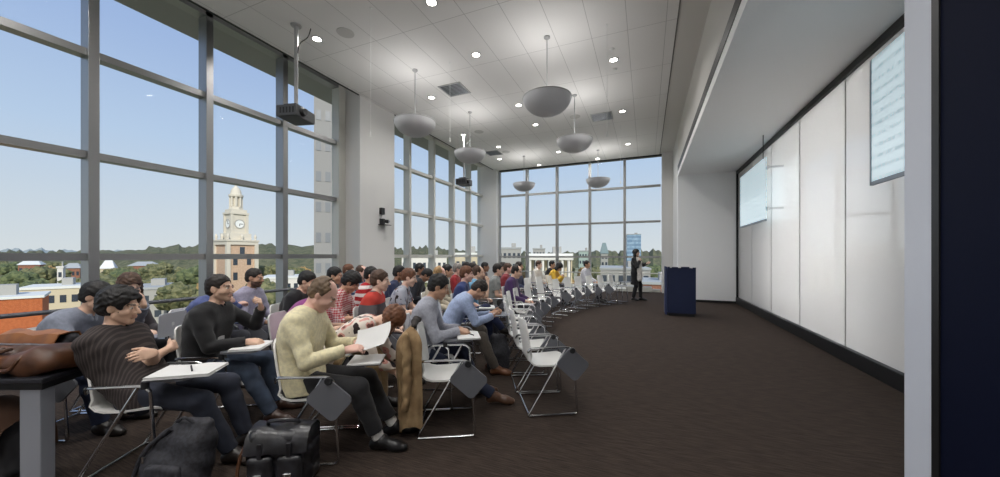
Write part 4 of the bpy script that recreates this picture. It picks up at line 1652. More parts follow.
    if beard:
        bm_ = head & (q[:, 0] > -0.005) & (q[:, 2] < -0.035 - (q[:, 0] < 0.05) * 0.0) & (q[:, 2] > -0.13) & ~lip
        mo = head & (q[:, 0] > 0.08) & (np.abs(q[:, 1]) < 0.028) & (np.abs(q[:, 2] + 0.044) < 0.006)
        paint(bm_ | mo, HAIRC[beard[0]], beard[1])
    o = net_object('person', PB, M_skin, None, col)
    p = W(Xc, Zc, zoff)
    o.location = p
    o.rotation_euler = (0, 0, YAW + R(phi))
    o.scale = (scale,) * 3
    tag(o, label, cat, group)

    # shirt
    S_ = Field()
    off = 0.013 if near else 0.016
    K2 = K
    lo_s = -0.16 if hem is None else hem
    for i in range(K2 + 1):
        s_ = lo_s + (0.97 - lo_s) * i / K2
        if s_ >= 0:
            c, sw, r_ = section(s_)
        else:
            c, sw, r_ = section(0.0)
            c = pel + V(0, 0, s_ * 0.5)
            if hem is not None:
                r_ *= 1.0 + 0.12 * (-s_)
            if not stand:
                c = c + V(0.03, 0, 0)
        lv = latv(max(s_, 0))
        S_.cone(c - lv * sw, c + lv * sw, r_ * 0.93 + off, r_ * 0.93 + off, 0.05)
    for key in ('r', 'l'):
        S, E, Wt = arm[key]
        sl = sleeve if not isinstance(sleeve, dict) else sleeve[key]
        u1 = min(sl, 1.0)
        e1 = S + (E - S) * u1
        rE = 0.052 + (0.041 - 0.052) * u1
        cut = (e1, unit(E - S)) if sl < 1 else None
        S_.cone(S, e1 + (unit(E - S) * 0.05 if sl < 1 else 0), 0.052 + off * 1.25, rE + off * 1.2, 0.03, cut)
        if sl > 1:
            u2 = sl - 1.0
            fa = unit(Wt - E)
            e2 = E + (Wt - E) * min(u2, 0.97)
            S_.cone(E, e2 + fa * 0.05, 0.043 + off, 0.043 + off - 0.012 * u2, 0.012, (e2, fa))
    if hem is None:
        S_.plane(pel + V(0, 0, -0.075), (0, 0, -1))
    S_.cone(neck - ndir * 0.055, nt_ + ndir * 0.1, 0.057 * (0.95 if female else 1), 0.075, 0.01, sub=True)
    if hem is not None and stand:
        S_.plane(pel + V(0, 0, hem * 0.5), (0, 0, -1))
    sh = net_object('shirt', S_.mesh(h, 0.0035 if h < 0.012 else 0.003, 24, seed=int(abs(Xc * 37 + Zc * 11)) % 17), cloth_mat(shirt), o)
    if collar:
        C_ = Field()
        ringc = neck + ndir * 0.006
        e1, e2 = unit(np.cross(ndir, V(0, 1, 0))), V(0, 1, 0)
        pts = []
        for k in range(13):
            a = PI * (0.12 + 1.76 * k / 12) + PI
            pts.append(ringc - (e1 * math.cos(a) * 0.064 * -1 + e2 * math.sin(a) * 0.066) + ndir * (0.006 - 0.02 * math.cos(a)))
        C_.chain(pts, [0.014] * 13, 0.006)
        C_.cone(pts[0], pts[0] + V(0.012, -0.012, -0.045), 0.013, 0.008, 0.006).cone(pts[-1], pts[-1] + V(0.012, 0.012, -0.045), 0.013, 0.008, 0.006)
        net_object('collar', C_.mesh(min(h, 0.009)), cloth_mat(collar), sh)
    if badge:
        c, sw, r_ = section(0.45)
        bb = MB().box((-0.002, -0.045, -0.03), (0.003, 0.045, 0.03)).build('name_badge', M_paper, sh)
        bb.location = c + V(r_ + 0.022, badge * 0.06, 0)
        bb.rotation_euler = (0, ang[4] - 0.1, 0)
    # trousers
    T_ = Field()
    for i in range(4):
        s_ = -0.12 + 0.2 * i / 3
        c, sw, r_ = section(max(s_, 0))
        c = c + V(0, 0, min(s_, 0) * 0.4)
        T_.cone(c - V(0, sw, 0), c + V(0, sw, 0), r_ * 0.93 + 0.008, r_ * 0.93 + 0.008, 0.04)
    for key in ('r', 'l'):
        Hp, Kn, An = leg[key]
        T_.cone(Hp, Kn, 0.082 * build + 0.012, 0.056 + 0.016, 0.03)
        dn = unit(An - Kn)
        e = An - dn * (0.06 if socks else 0.015)
        cal = Kn + (e - Kn) * 0.3 + V(-0.01, 0, 0)
        T_.cone(Kn, cal, 0.07, 0.068, 0.02)
        T_.cone(cal, e + dn * 0.06, 0.068, 0.054, 0.02, (e, dn))
    net_object('trousers', T_.mesh(h, 0.003, 20, seed=int(abs(Xc * 13 + Zc * 7)) % 13), cloth_mat(trousers), o)
    if socks:
        for key in ('r', 'l'):
            Hp, Kn, An = leg[key]
            dn = unit(An - Kn)
            net_object('sock', Field().cone(An - dn * 0.13, An + dn * 0.0, 0.047, 0.042).mesh(0.008), cloth_mat(socks), o)
    # shoes
    for key, sd in (('r', -1), ('l', 1)):
        Hp, Kn, An = leg[key]
        fd = unit(V(*legs.get('f' + key, (1, sd * 0.18, 0))))
        G = Field()
        b = V(An[0], An[1], An[2] - 0.085)
        up = V(0, 0, 1)
        G.cone(b - fd * 0.035 + up * 0.04, b + fd * 0.02 + up * 0.07, 0.04, 0.046, 0.02)
        G.cone(b + fd * 0.02 + up * 0.06, b + fd * 0.13 + up * 0.035, 0.044, 0.04, 0.03)
        G.cone(b + fd * 0.13 + up * 0.03, b + fd * 0.19 + up * 0.024, 0.042, 0.032, 0.03)
        G.plane(b, (0, 0, -1))
        net_object('shoe', G.mesh(min(h, 0.01)), shoe_mat(shoes), o)
    # hair
    style, hc_name = hair
    Hh = Field()
    if style != 'none':
        fl = {'short': 0.013, 'crop': 0.008, 'bushy': 0.028, 'long': 0.020, 'bun': 0.014, 'bob': 0.024, 'balding': 0.010}[style]
        Hh.ell(hp(-0.022, 0, 0.04 + fl * 0.3), (0.094 + fl, 0.074 * fs + fl, 0.086 + fl), hr, 0.01)
        if style in ('short', 'bushy', 'crop', 'balding'):
            Hh.ell(hp(-0.06, 0, -0.012), (0.05 + fl, 0.066 * fs + fl * 0.6, 0.062), hr, 0.02)
        if style in ('long', 'bob'):
            dl = V(0, 0, -1) if abs(pitch) > 35 or lean > 40 else hr @ V(0, 0, -1)
            LL = 0.17 if style == 'bob' else 0.24
            for yy in (-0.066, -0.04, 0.0, 0.04, 0.066):
                c0 = hp(-0.05 if abs(yy) < 0.05 else -0.015, yy * fs, -0.0)
                Hh.chain([c0, c0 + dl * LL * 0.5 + hr @ V(0, yy * 0.25, 0), c0 + dl * LL * 0.8], [0.04, 0.038, 0.02], 0.03)
        if style == 'bun':
            Hh.ell(hp(-0.06, 0, 0.0), (0.05, 0.064, 0.06), hr, 0.02)
            Hh.ell(hp(-0.125, 0, 0.02), (0.034, 0.034, 0.034), hr, 0.008)
        if style == 'bushy':
            for k in range(10):
                a = k * 2.4
                Hh.ell(hp(-0.03 + 0.06 * math.cos(a), 0.06 * math.sin(a), 0.075 + 0.02 * math.cos(k * 1.7)), (0.035, 0.03, 0.028), hr, 0.015)
        # the face stays clear
        if style == 'balding':
            Hh.ell(hp(0.05, 0, 0.10), (0.085, 0.058, 0.075), hr, 0.02, sub=True)
            Hh.ell(hp(0.075, 0, 0.0), (0.075, 0.09, 0.1), hr, 0.015, sub=True)
        elif style in ('long', 'bob'):
            Hh.ell(hp(0.085, 0, -0.04), (0.062, 0.064, 0.1), hr, 0.015, sub=True)
        else:
            Hh.ell(hp(0.088, 0, -0.028), (0.07, 0.09, 0.098), hr, 0.015, sub=True)
            for sd in (-1, 1):
                Hh.ell(hp(0.0, sd * 0.085, -0.02), (0.032, 0.03, 0.045), hr, 0.008, sub=True)
        PH = Hh.mesh(min(h, 0.011), 0.005 if style in ('bushy', 'long', 'bob') else 0.003, 75, 3)
        if len(PH[0]):
            net_object('hair', PH, hair_mat(hc_name), o)
    if glasses:
        g = MB()
        for sd in (-1, 1):
            ring = [hp(0.102, sd * 0.033 + 0.021 * math.cos(a), 0.006 + 0.016 * math.sin(a)) for a in [k * PI / 8 for k in range(16)]]
            g.tube([tuple(v_) for v_ in ring], 0.0025, 6, closed=True)
            g.tube([tuple(hp(0.1, sd * 0.053, 0.01)), tuple(hp(0.03, sd * 0.076, 0.012)), tuple(hp(-0.02, sd * 0.08, 0.008))], 0.0022, 6)
        g.tube([tuple(hp(0.103, -0.013, 0.01)), tuple(hp(0.107, 0, 0.013)), tuple(hp(0.103, 0.013, 0.01))], 0.0022, 6)
        g.build('glasses', M_dark, o)
    o['_h'] = 0
    del o['_h']
    INFO = dict(arm=arm, head=hc, hr=hr, leg=leg, neck=neck, sp=sp)
    return o, INFO


shoe_mats = {}


def shoe_mat(c):
    if c not in shoe_mats:
        shoe_mats[c] = mat('shoe_leather', rgb(*c), 0.35, spec=0.5)
    return shoe_mats[c]
# ------------------------------------------------------------------ the audience


def seat(label, px_, Z, phi=None, tablet='folded', dx=0.0, clab=None, **kw):
    """a person whose head shows at pixel column px_, at distance Z, with the chair below"""
    X = (px_ - 500) / FOC * Z + dx
    if phi is None:
        phi = 6 - max(0, Z - 4.5) * 3.2
    o, info = person(label, X, Z, phi, **kw)
    short = label.split()[1:12]
    c = make_chair(clab or ('white chair under the one ' + ' '.join(short)), X, Z, phi, tablet, 'occupied lecture chairs')
    return o, info, X, Z, phi


def frame_of(X, Z, phi):
    p = W(X, Z)
    return Matrix.Translation(p) @ Matrix.Rotation(YAW + R(phi), 4, 'Z')


def pad(X, Z, phi, name, label, cat, m, size=(0.22, 0.29), loc=(0.29, -0.12, 0.69), rz=0.2, thick=0.012, pen=False, group=None):
    """a notebook, sheet or tablet computer lying on something"""
    Mx = frame_of(X, Z, phi) @ Matrix.Translation(loc) @ Matrix.Rotation(rz, 4, 'Z')
    o = thing(name, label, cat, Mx.translation, Mx.to_euler().z, group)
    w, d = size
    if name == 'tablet_computer':
        MB().prism(rounded_poly(w, d, 0.015), 0, 0.009).build('case', m, o)
        MB().box((-w / 2 + 0.015, -d / 2 + 0.015, 0.009), (w / 2 - 0.015, d / 2 - 0.015, 0.0105)).build('screen', mat('tablet_screen', rgb(130, 140, 148), 0.15), o)
    else:
        rows = []
        for i in range(7):
            u = i / 6 - 0.5
            rows.append([(u * w, v * d, thick / 2 + 0.004 * math.sin(u * 9) * (v + 0.5) + 0.002) for v in (-0.5, -0.25, 0, 0.25, 0.5)])
        MB().grid(rows, thick).build('pages', M_paper, o)
        if thick > 0.008:
            MB().box((-w / 2 - 0.004, -d / 2 - 0.004, -0.003), (w / 2 + 0.004, d / 2 + 0.004, 0.0)).build('cover', m, o)
    if pen:
        MB().tube([(-0.02, 0.07, thick + 0.008), (0.05, -0.06, thick + 0.008)], 0.005, 8).build('pen', M_dark, o)
    return o


J = ('denim', (62, 76, 104))
# --- row nearest the table
o, i_, X1, Z1, f1 = seat('person in a dark striped shirt leaning back with crossed arms', 121, 2.55, 8, 'open', dx=0.21, h=0.006, lean=-31, slump=34, pitch=10, yaw=6, arms='crossed',
                         over=dict(r=(0.045, 0.11, 0.79), l=(0.085, -0.08, 0.81), pr=(-0.1, -0.45, -1.0), pl=(-0.2, 0.5, -1.0)), hair=('bushy', 'black'), skin='light', shirt=('vstripe', (48, 42, 41), (72, 63, 62), 52), sleeve=1.35,
                         trousers=('denim', (46, 51, 66)), collar=(38, 34, 34), seatx=0.0, build=1.03, legs={'r': (0.60, -0.10, 0.085), 'l': (0.56, 0.16, 0.085)},
                         clab='white lecture chair of the man with crossed arms, its tablet open', shoes=(40, 34, 32))
pad(X1, Z1, f1, 'notepad', 'white notepad with a pen before the man with crossed arms', 'paper', M_paper, (0.36, 0.27), (0.36, -0.16, 0.69), 0.12, 0.014, pen=True)
o, i_, X4, Z4, f4 = seat('person in a black jacket with a fist raised beside the cheek', 224, 3.2, 8, 'open', dx=-0.04, h=0.006, lean=6, slump=16, pitch=-6, yaw=-4, arms='write',
                         over=dict(r=(0.30, -0.14, 0.735), l=(0.30, 0.10, 1.0), fl=(0.15, -0.5, 0.8), nl=(0.9, 0.5, 0.1), cl=1.0, pl=(-0.2, 0.6, -0.9)), hair=('crop', 'dark'), skin='light', beard=('dark', 0.28),
                         shirt=(26, 26, 29), trousers=('denim', (80, 94, 116)), collar=(22, 22, 24), badge=-0.6, legs={'r': (0.50, -0.12, 0.085), 'l': (0.44, 0.14, 0.085)}, shoes=(62, 42, 34),
                         clab='white lecture chair of the man in the black jacket', build=1.06)
pad(X4, Z4, f4, 'notepad', 'white notepad under the arm of the man in the black jacket', 'paper', M_paper, (0.24, 0.3), (0.34, -0.13, 0.69), 0.1, 0.012)
o, i_, X18, Z18, f18 = seat('person with black hair in a purple top bent over writing', 326, 3.78, 6, 'open', dx=-0.27, h=0.008, lean=24, slump=22, pitch=22, yaw=-4, arms='write', hair=('bob', 'black'), female=True,
                            skin='light', shirt=(140, 62, 128), sleeve=1.0, over=dict(r=(0.42, -0.12, 0.73), l=(0.40, 0.1, 0.72)))
pad(X18, Z18, f18, 'notepad', 'white sheet under the hands of the woman in purple', 'paper', M_paper, (0.3, 0.22), (0.43, -0.12, 0.69), 0.1, 0.004)
o, i_, X17, Z17, f17 = seat('person in a red and white checked shirt looking down', 350, 4.5, 5, 'open', dx=-0.1, h=0.009, lean=10, slump=20, pitch=28, arms='write', hair=('bushy', 'black'), skin='tan',
                            shirt=('check', (232, 222, 220), (186, 44, 52), 34), sleeve=1.25, trousers=(50, 52, 60))
cupm = MB().lathe([(0, 0), (0.03, 0), (0.04, 0.11), (0.037, 0.11), (0.028, 0.005), (0, 0.005)], 16, cap=False)
cup = cupm.build('paper_cup', M_paper, smooth=True)
cup.location = (frame_of(X17, Z17, f17) @ Vector((0.33, -0.18, 0.685)))
tag(cup, 'white paper cup by the hands of the person in checks', 'cup')
seat('person in a red polo shirt with white stripes', 373, 5.4, h=0.010, lean=6, slump=14, pitch=4, dx=-0.04, arms='lap', hair=('short', 'black'), skin='tan', shirt=('hstripe', (176, 36, 44), (226, 214, 212), 9), sleeve=0.75, trousers=(60, 60, 66))
seat('person in a navy polo shirt with bare forearms in his lap', 401, 6.0, h=0.010, lean=4, slump=14, pitch=8, dx=-0.03, hair=('short', 'black'), skin='brown', shirt=(38, 48, 82), sleeve=0.7, trousers=(50, 50, 58))
seat('person all in dark clothes looking down into the lap by the windows', 424.5, 6.9, h=0.011, lean=16, slump=20, pitch=40, dx=-0.14, hair=('short', 'black'), skin='brown', shirt=(30, 32, 42), trousers=(28, 28, 34))
# --- row by the windows
o, i_, X2, Z2, f2 = seat('person in a pale grey shirt leaning on the table behind the striped shirt', 104, 3.05, 4, 'folded', dx=-0.27, h=0.0075, lean=22, slump=22, pitch=4, yaw=10, arms='chin',
                         over=dict(r=(0.46, -0.10, 0.80), l=(0.52, 0.06, 1.05), fr=(0.8, 0.5, 0.1), fl=(-0.1, -0.2, 1), nl=(1, 0.3, 0), cl=0.6), hair=('short', 'black'), skin='light', shirt=(134, 140, 156), trousers=('denim', (50, 62, 92)), collar=(160, 165, 180), build=1.05)
o, i_, X3, Z3, f3 = seat('person with brown hair and glasses behind the laptop', 133, 3.62, 5, 'open', dx=-0.10, h=0.0075, lean=12, slump=18, pitch=4, yaw=-30, arms='write', hair=('long', 'brown'), female=True, skin='fair', shirt=(58, 52, 56), glasses=True,
                         trousers=(40, 40, 46))
Mx = frame_of(X3, Z3, f3)
p = Mx @ Vector((0.40, -0.10, 0.686))
o = thing('laptop', 'silver open laptop with its lid turned to the room, behind the crossed arms', 'laptop', p, YAW + R(f3))
MB().prism(rounded_poly(0.23, 0.33, 0.02), 0, 0.012).build('base', M_greymetal, o)
M_lid = mat('laptop_aluminium', rgb(196, 199, 206), 0.45, 0.0)
lid = MB().prism(rounded_poly(0.235, 0.33, 0.02), 0, 0.008).build('lid', M_lid, o)
lid.matrix_local = Matrix.Translation((0.155, 0, 0.118)) @ Matrix.Rotation(R(-86), 4, 'Y')
M_emb = mat('emblem_white', rgb(236, 238, 240), 0.4)
f_ = [(0.0, 0.014), (0.008, 0.018), (0.016, 0.014), (0.013, 0.006), (0.013, -0.002), (0.017, -0.008), (0.011, -0.019), (0.004, -0.021), (0, -0.0195), (-0.004, -0.021), (-0.011, -0.019), (-0.0175, -0.006), (-0.0165, 0.010), (-0.008, 0.018)]
emb = MB().prism([(-y_ * 1.0, -x_) for x_, y_ in f_], -0.0015, 0.0).prism([(-0.022, 0.001), (-0.026, -0.003), (-0.031, -0.007), (-0.029, -0.001)], -0.0015, 0.0).build('emblem', M_emb, lid)
o, i_, X27, Z27, f27 = seat('person with reddish hair in a blue hooded top, chin on folded arms', 223, 4.1, 4, 'folded', dx=-0.22, h=0.008, lean=24, slump=24, pitch=-8, arms='chinl', hair=('short', 'auburn'), skin='pink', shirt=(86, 98, 150), trousers=(70, 72, 80),
                            over=dict(l=(0.33, -0.02, 0.97), r=(0.36, 0.06, 0.92), fr=(0.1, 1, 0.1), fl=(0.2, -0.9, 0.3)), glasses=True)
o, i_, X28, Z28, f28 = seat('person with a dark beard in a lavender shirt with a white badge', 259, 4.72, 3, 'folded', dx=-0.04, h=0.009, lean=2, slump=16, pitch=4, arms='lap', hair=('crop', 'dark'), skin='tan', beard=('dark', 0.8), shirt=(166, 162, 184), collar=(172, 168, 190), badge=-0.4, trousers=(60, 60, 70))
pad(X28, Z28, f28, 'tablet_computer', 'pale tablet computer on the knees of the bearded man', 'tablet computer', M_lid, (0.2, 0.26), (0.30, -0.02, 0.655), 0.2)
seat('person in black with black hair in profile before the tower block', 311, 4.5, 4, h=0.009, lean=14, slump=16, pitch=12, dx=-0.17, hair=('short', 'black'), skin='light', shirt=(30, 30, 34), trousers=(36, 36, 42))
seat('person half hidden behind the black haired woman in purple', 337, 5.25, h=0.011, lean=6, slump=14, pitch=4, dx=-0.05, hair=('short', 'black'), skin='tan', shirt=(74, 70, 78), trousers=(50, 50, 56))
seat('person with reddish hair in the back row against the white pier', 351, 6.75, h=0.012, lean=4, slump=14, dx=-0.03, hair=('short', 'auburn'), skin='fair', shirt=(120, 84, 80), trousers=(50, 50, 56))
seat('person with thin grey hair in a blue shirt with pale stripes', 364.5, 6.15, h=0.011, lean=4, slump=14, dx=-0.03, hair=('balding', 'brown'), skin='pink', shirt=('hstripe', (52, 72, 104), (142, 156, 172), 16), trousers=(60, 60, 66))
seat('person in black in the back row beside the rear windows', 422, 7.55, h=0.012, lean=4, slump=14, dx=-0.03, hair=('short', 'black'), skin='brown', shirt=(34, 34, 38), trousers=(36, 36, 40))
# --- row of the yellow sweater
o, i_, X5, Z5, f5 = seat('person in a pale yellow sweater reading a held sheet of paper', 324, 2.74, 6, 'folded', dx=-0.04, h=0.006, scale=1.03, lean=1, slump=22, pitch=32, socks=(222, 220, 216), arms='hold', over=dict(r=(0.235, -0.13, 0.765), l=(0.24, 0.13, 0.755), fr=(0.95, 0.25, 0.1), nr=(0.0, -0.5, 0.9), nl=(0, 0.6, 0.8)),
                         hair=('balding', 'sandy'), skin='pink', shirt=(232, 222, 184), trousers=(38, 38, 41), collar=(226, 216, 178), shoes=(22, 22, 24), legs={'r': (0.46, -0.08, 0.085), 'l': (0.52, 0.14, 0.085)}, build=1.02,
                         clab='white lecture chair of the man in yellow, grey tablet hanging down')
Mx = frame_of(X5, Z5, f5)
rows = []
for a in range(9):
    u = a / 8
    rows.append([Mx @ Vector((0.26 + 0.26 * u + 0.02 * math.sin(v * 3), -0.11 + 0.22 * v, 0.755 + 0.07 * u ** 1.4 + 0.13 * v)) for v in [k / 6 for k in range(7)]])
sheet = MB().grid(rows, 0.0012).build('paper_sheet', M_paper, smooth=True)
tag(sheet, 'white sheet of paper held up by the man in yellow', 'paper')
pad(X5, Z5, f5, 'folder', 'white folder on the lap of the man in yellow', 'folder', M_dark, (0.24, 0.26), (0.37, -0.02, 0.672), 0.05, 0.01)
o, i_, X6, Z6, f6 = seat('person in a floral top bent double with hair hanging down', 398, 3.3, 5, 'folded', dx=-0.52, h=0.0075, lean=47, slump=26, pitch=50, arms='lap', hair=('bob', 'auburn'), female=True, skin='fair', shirt=('floral', (222, 212, 202), (206, 150, 140), 1),
                         trousers=(176, 150, 112), over=dict(r=(0.52, -0.12, 0.42), l=(0.55, 0.12, 0.36), fr=(0.4, 0.1, -0.9), fl=(0.4, -0.1, -0.9), nr=(0.9, 0, 0.3), nl=(0.9, 0, 0.3)))
seat('person in a grey sweater with a broad red chest band', 383, 4.2, 5, 'folded', h=0.008, lean=6, slump=14, pitch=2, yaw=4, dx=-0.05, hair=('short', 'brown'), skin='fair', shirt=('hstripe', (92, 88, 92), (190, 62, 52), 3.2), trousers=(52, 54, 62))
o, i_, X10, Z10, f10 = seat('person with hair in a bun, grey top with white sleeves', 411, 5.0, 3, 'open', h=0.009, lean=10, slump=16, pitch=8, dx=-0.1, hair=('bun', 'auburn'), female=True, skin='fair', shirt=('floral', (172, 176, 188), (140, 146, 162), 1), sleeve=0.6, arms='write', trousers=(60, 64, 80))
pad(X10, Z10, f10, 'notepad', 'white notepad before the woman with the bun', 'paper', M_paper, (0.22, 0.28), (0.33, -0.12, 0.69), 0.2, 0.01)
seat('person with pale balding head in a cream shirt, hands in lap', 441, 5.8, h=0.010, lean=6, slump=16, pitch=8, dx=-0.05, hair=('balding', 'blond'), skin='pink', shirt=(214, 204, 182), trousers=(70, 68, 66), glasses=True)
seat('person with dark hair in a beige shirt behind the balding man', 449, 6.75, h=0.011, lean=6, slump=14, dx=-0.04, hair=('short', 'black'), skin='tan', shirt=(206, 196, 176), trousers=(60, 58, 56))
seat('person with grey hair in a red sweater and white collar', 460, 7.6, h=0.011, lean=3, slump=14, dx=-0.02, hair=('short', 'grey'), skin='pink', shirt=(158, 40, 46), collar=(225, 222, 218), trousers=(50, 50, 54))
seat('person of whom only black hair shows behind the red sweater', 467.5, 8.95, h=0.014, lean=3, slump=14, hair=('short', 'black'), skin='tan', shirt=(70, 66, 70), trousers=(50, 50, 54))
seat('person in dark clothes at the back by the corner column, leftmost of two', 475, 8.05, h=0.014, lean=3, slump=14, hair=('short', 'dark'), skin='tan', shirt=(54, 50, 54), trousers=(50, 50, 54), dx=-.02)
seat('person with dark skin in the back row against the white corner column', 486, 9.1, h=0.014, lean=3, slump=14, hair=('crop', 'black'), skin='brown', shirt=(86, 60, 58), trousers=(50, 50, 54))
# --- row of the coat
o, i_, X7, Z7, f7 = seat('person in a grey shirt writing in a notebook behind the hung coat', 440, 3.62, 5, 'open', dx=-0.10, h=0.006, lean=10, slump=18, pitch=14, arms='write', hair=('short', 'black'), skin='tan', shirt=(166, 168, 180), trousers=('denim', (44, 52, 76)), collar=(172, 174, 186),
                         shoes=(92, 66, 50), legs={'r': (0.66, -0.14, 0.085), 'l': (0.50, 0.12, 0.085)}, clab='white lecture chair of the man in grey writing, its tablet open', over=dict(r=(0.30, -0.13, 0.735)))
pad(X7, Z7, f7, 'notebook', 'white open notebook before the man in the grey shirt', 'notebook', M_dark, (0.22, 0.32), (0.39, -0.14, 0.69), 0.08, 0.014, pen=True)
o, i_, X8, Z8, f8 = seat('person in a light blue shirt bowed over a tablet computer', 480, 4.5, 3, None, dx=-0.30, h=0.0075, lean=28, slump=24, pitch=34, arms='hold', hair=('crop', 'dark'), skin='tan', shirt=(166, 182, 216), trousers=(92, 84, 76), collar=(172, 188, 220),
                         shoes=(110, 72, 48), over=dict(r=(0.46, -0.06, 0.73), l=(0.44, 0.12, 0.73), nr=(0, -0.6, -0.8), nl=(0, 0.6, -0.8)), legs={'r': (0.50, -0.12, 0.085), 'l': (0.44, 0.13, 0.085)})
pad(X8, Z8, f8, 'tablet_computer', 'grey tablet computer in the hands of the man in light blue', 'tablet computer', M_lid, (0.2, 0.26), (0.58, 0.03, 0.735), 0.1)
o, i_, X9, Z9, f9 = seat('person in a navy shirt and jeans with one leg crossed', 470, 5.6, -2, 'open', dx=-0.03, h=0.009, lean=2, slump=16, pitch=2, arms='lap', hair=('short', 'auburn'), skin='pink', shirt=(44, 60, 112), sleeve=0.8, trousers=('denim', (40, 50, 84)),
                         legs={'r': (0.56, -0.06, 0.34), 'l': (0.34, 0.1, 0.085), 'pr': (0.3, -0.2, 1)})
pad(X9, Z9, f9, 'notepad', 'white notepad before the man in the navy shirt', 'paper', M_paper, (0.24, 0.3), (0.31, -0.12, 0.69), 0.1, 0.01)
seat('person in a turquoise shirt with a hand at the chin', 480.5, 6.3, h=0.010, lean=6, slump=18, pitch=4, dx=-0.06, arms='chin', hair=('balding', 'brown'), skin='light', shirt=(112, 168, 204), sleeve=0.7, trousers=(56, 58, 70))
seat('person in a grey polo shirt with short dark hair', 500, 7.3, h=0.010, lean=4, slump=14, dx=-0.03, arms='lap', hair=('short', 'dark'), skin='light', shirt=(142, 146, 144), sleeve=0.7, trousers=(60, 60, 62))
seat('person with a shaved head in a dark red sweater', 510, 8.1, h=0.011, lean=4, slump=14, dx=-0.03, hair=('crop', 'brown'), skin='pink', shirt=(134, 40, 50), trousers=(44, 44, 50))
seat('person mostly hidden between the grey polo shirt and red sweater', 504, 8.75, h=0.014, lean=3, slump=14, hair=('short', 'dark'), skin='tan', shirt=(80, 74, 80), trousers=(44, 44, 50))
seat('person in a dark purple sweater sitting sideways by the empty chairs', 517, 6.85, -14, None, h=0.009, lean=-2, slump=20, pitch=18, dx=-0.02, arms='lap', hair=('balding', 'dark'), skin='light', shirt=(70, 44, 92), trousers=(44, 44, 52), seatx=-0.06)
seat('person in a dark blue top near the corner of the windows', 520, 9.6, -22, None, h=0.014, lean=3, slump=14, hair=('short', 'dark'), skin='tan', shirt=(58, 64, 92), trousers=(44, 44, 50))
seat('person in a white top before the pillared hall', 539.5, 11.3, -30, None, h=0.014, lean=3, slump=14, hair=('short', 'brown'), skin='fair', shirt=(224, 218, 210), trousers=(60, 60, 66))
seat('person in a black jacket beside the yellow top', 552, 11.75, -30, None, h=0.014, lean=6, slump=14, hair=('short', 'black'), skin='tan', shirt=(36, 36, 40), trousers=(40, 40, 44))
seat('person in a bright yellow top with lowered black hair', 557, 10.95, -30, None, h=0.014, lean=14, slump=18, pitch=30, dx=-0.08, hair=('bob', 'black'), female=True, skin='tan', shirt=(224, 180, 60), trousers=(50, 50, 56), arms='clasp')
seat('person in a white shirt alone near the presenter by the far windows', 589, 11.55, -34, None, h=0.013, lean=-2, slump=14, dx=0.0, hair=('short', 'black'), skin='tan', shirt=(206, 206, 214), trousers=(36, 36, 42))

# --- the presenter
o, i_ = person('person presenting, black coat and pale scarf, one hand at mouth', 4.55, 11.75, -46, stand=True, lean=0, slump=6, pitch=-4, yaw=0, arms='clasp', h=0.010, hair=('bob', 'black'), female=True, skin='fair', shirt=(26, 26, 30), trousers=(22, 22, 26), shoes=(20, 20, 22),
               hem=-0.82, legs={'r': (-0.04, -0.10, 0.085), 'l': (0.14, 0.10, 0.085)}, group=None, scale=0.97,
               over=dict(r=(0.17, -0.05, 1.36), l=(0.40, -0.02, 1.28), fr=(0.2, 0.3, 0.9), nr=(0.8, -0.5, 0), fl=(1, -0.1, 0.25), nl=(0, 0.9, -0.4), cl=0.15, cr=0.9, pr=(-0.2, -0.8, -0.8), pl=(-0.4, 0.8, -0.8)))
del_ = o
sc_f = Field()
nk = i_['neck']
for sd in (-1, 1):
    sc_f.chain([nk + V(-0.05, sd * 0.05, 0.01), nk + V(0.06, sd * 0.06, -0.02), nk + V(0.13, sd * 0.05, -0.16), nk + V(0.135, sd * 0.045, -0.45), nk + V(0.135, sd * 0.05, -0.72)], [0.03, 0.045, 0.062, 0.07, 0.075], 0.03)
sc_f.cone(nk + V(-0.06, 0.04, 0.01), nk + V(-0.06, -0.04, 0.01), 0.028, 0.028, 0.03)
net_object('scarf', sc_f.mesh(0.01, 0.004, 30), cloth_mat((238, 232, 224)), o)
# ------------------------------------------------------------------ the table, bags, coat
M_leather = mix_mat('brown_leather', rgb(60, 37, 24), rgb(98, 61, 37), 9, 0.45, 5, lo=0.3, hi=0.7, bump=0.25)
M_blackleather = mix_mat('black_leather', rgb(30, 30, 33), rgb(48, 48, 53), 14, 0.28, 5, bump=0.3)
M_nylon = mix_mat('black_nylon', rgb(32, 32, 37), rgb(48, 48, 55), 50, 0.7, 3, bump=0.2)
M_legmetal = mat('leg_metal', rgb(170, 174, 184), 0.4, 0.3)
M_tabletop = mat('table_top_dark', rgb(38, 38, 44), 0.35)

p = W(-2.80, 2.14)
table = thing('table', 'dark long table with a metal slab leg at the left edge', 'table', p, YAW + R(2))
MB().prism([(0, 0), (-0.08, 0.46), (-2.4, 0.46), (-2.4, 0)], 0.715, 0.745).build('table_top', M_tabletop, table, bevel=0.006)
MB().prism([(-0.06, 0.05), (-0.12, 0.42), (-2.3, 0.42), (-2.3, 0.05)], 0.66, 0.715).build('apron', M_dark, table)
for x0 in (-0.21, -2.2):
    MB().box((x0, 0.06, 0), (x0 + 0.125, 0.14, 0.66)).build('leg', M_legmetal, table, bevel=0.006)


def in_table(x, y, z):
    return table.matrix_basis @ Vector((x, y, z))


def soft(name, F, m, parent=None, h=0.008, noise=0.004, nf=20, seed=2):
    return net_object(name, F.mesh(h, noise, nf, seed), m, parent)


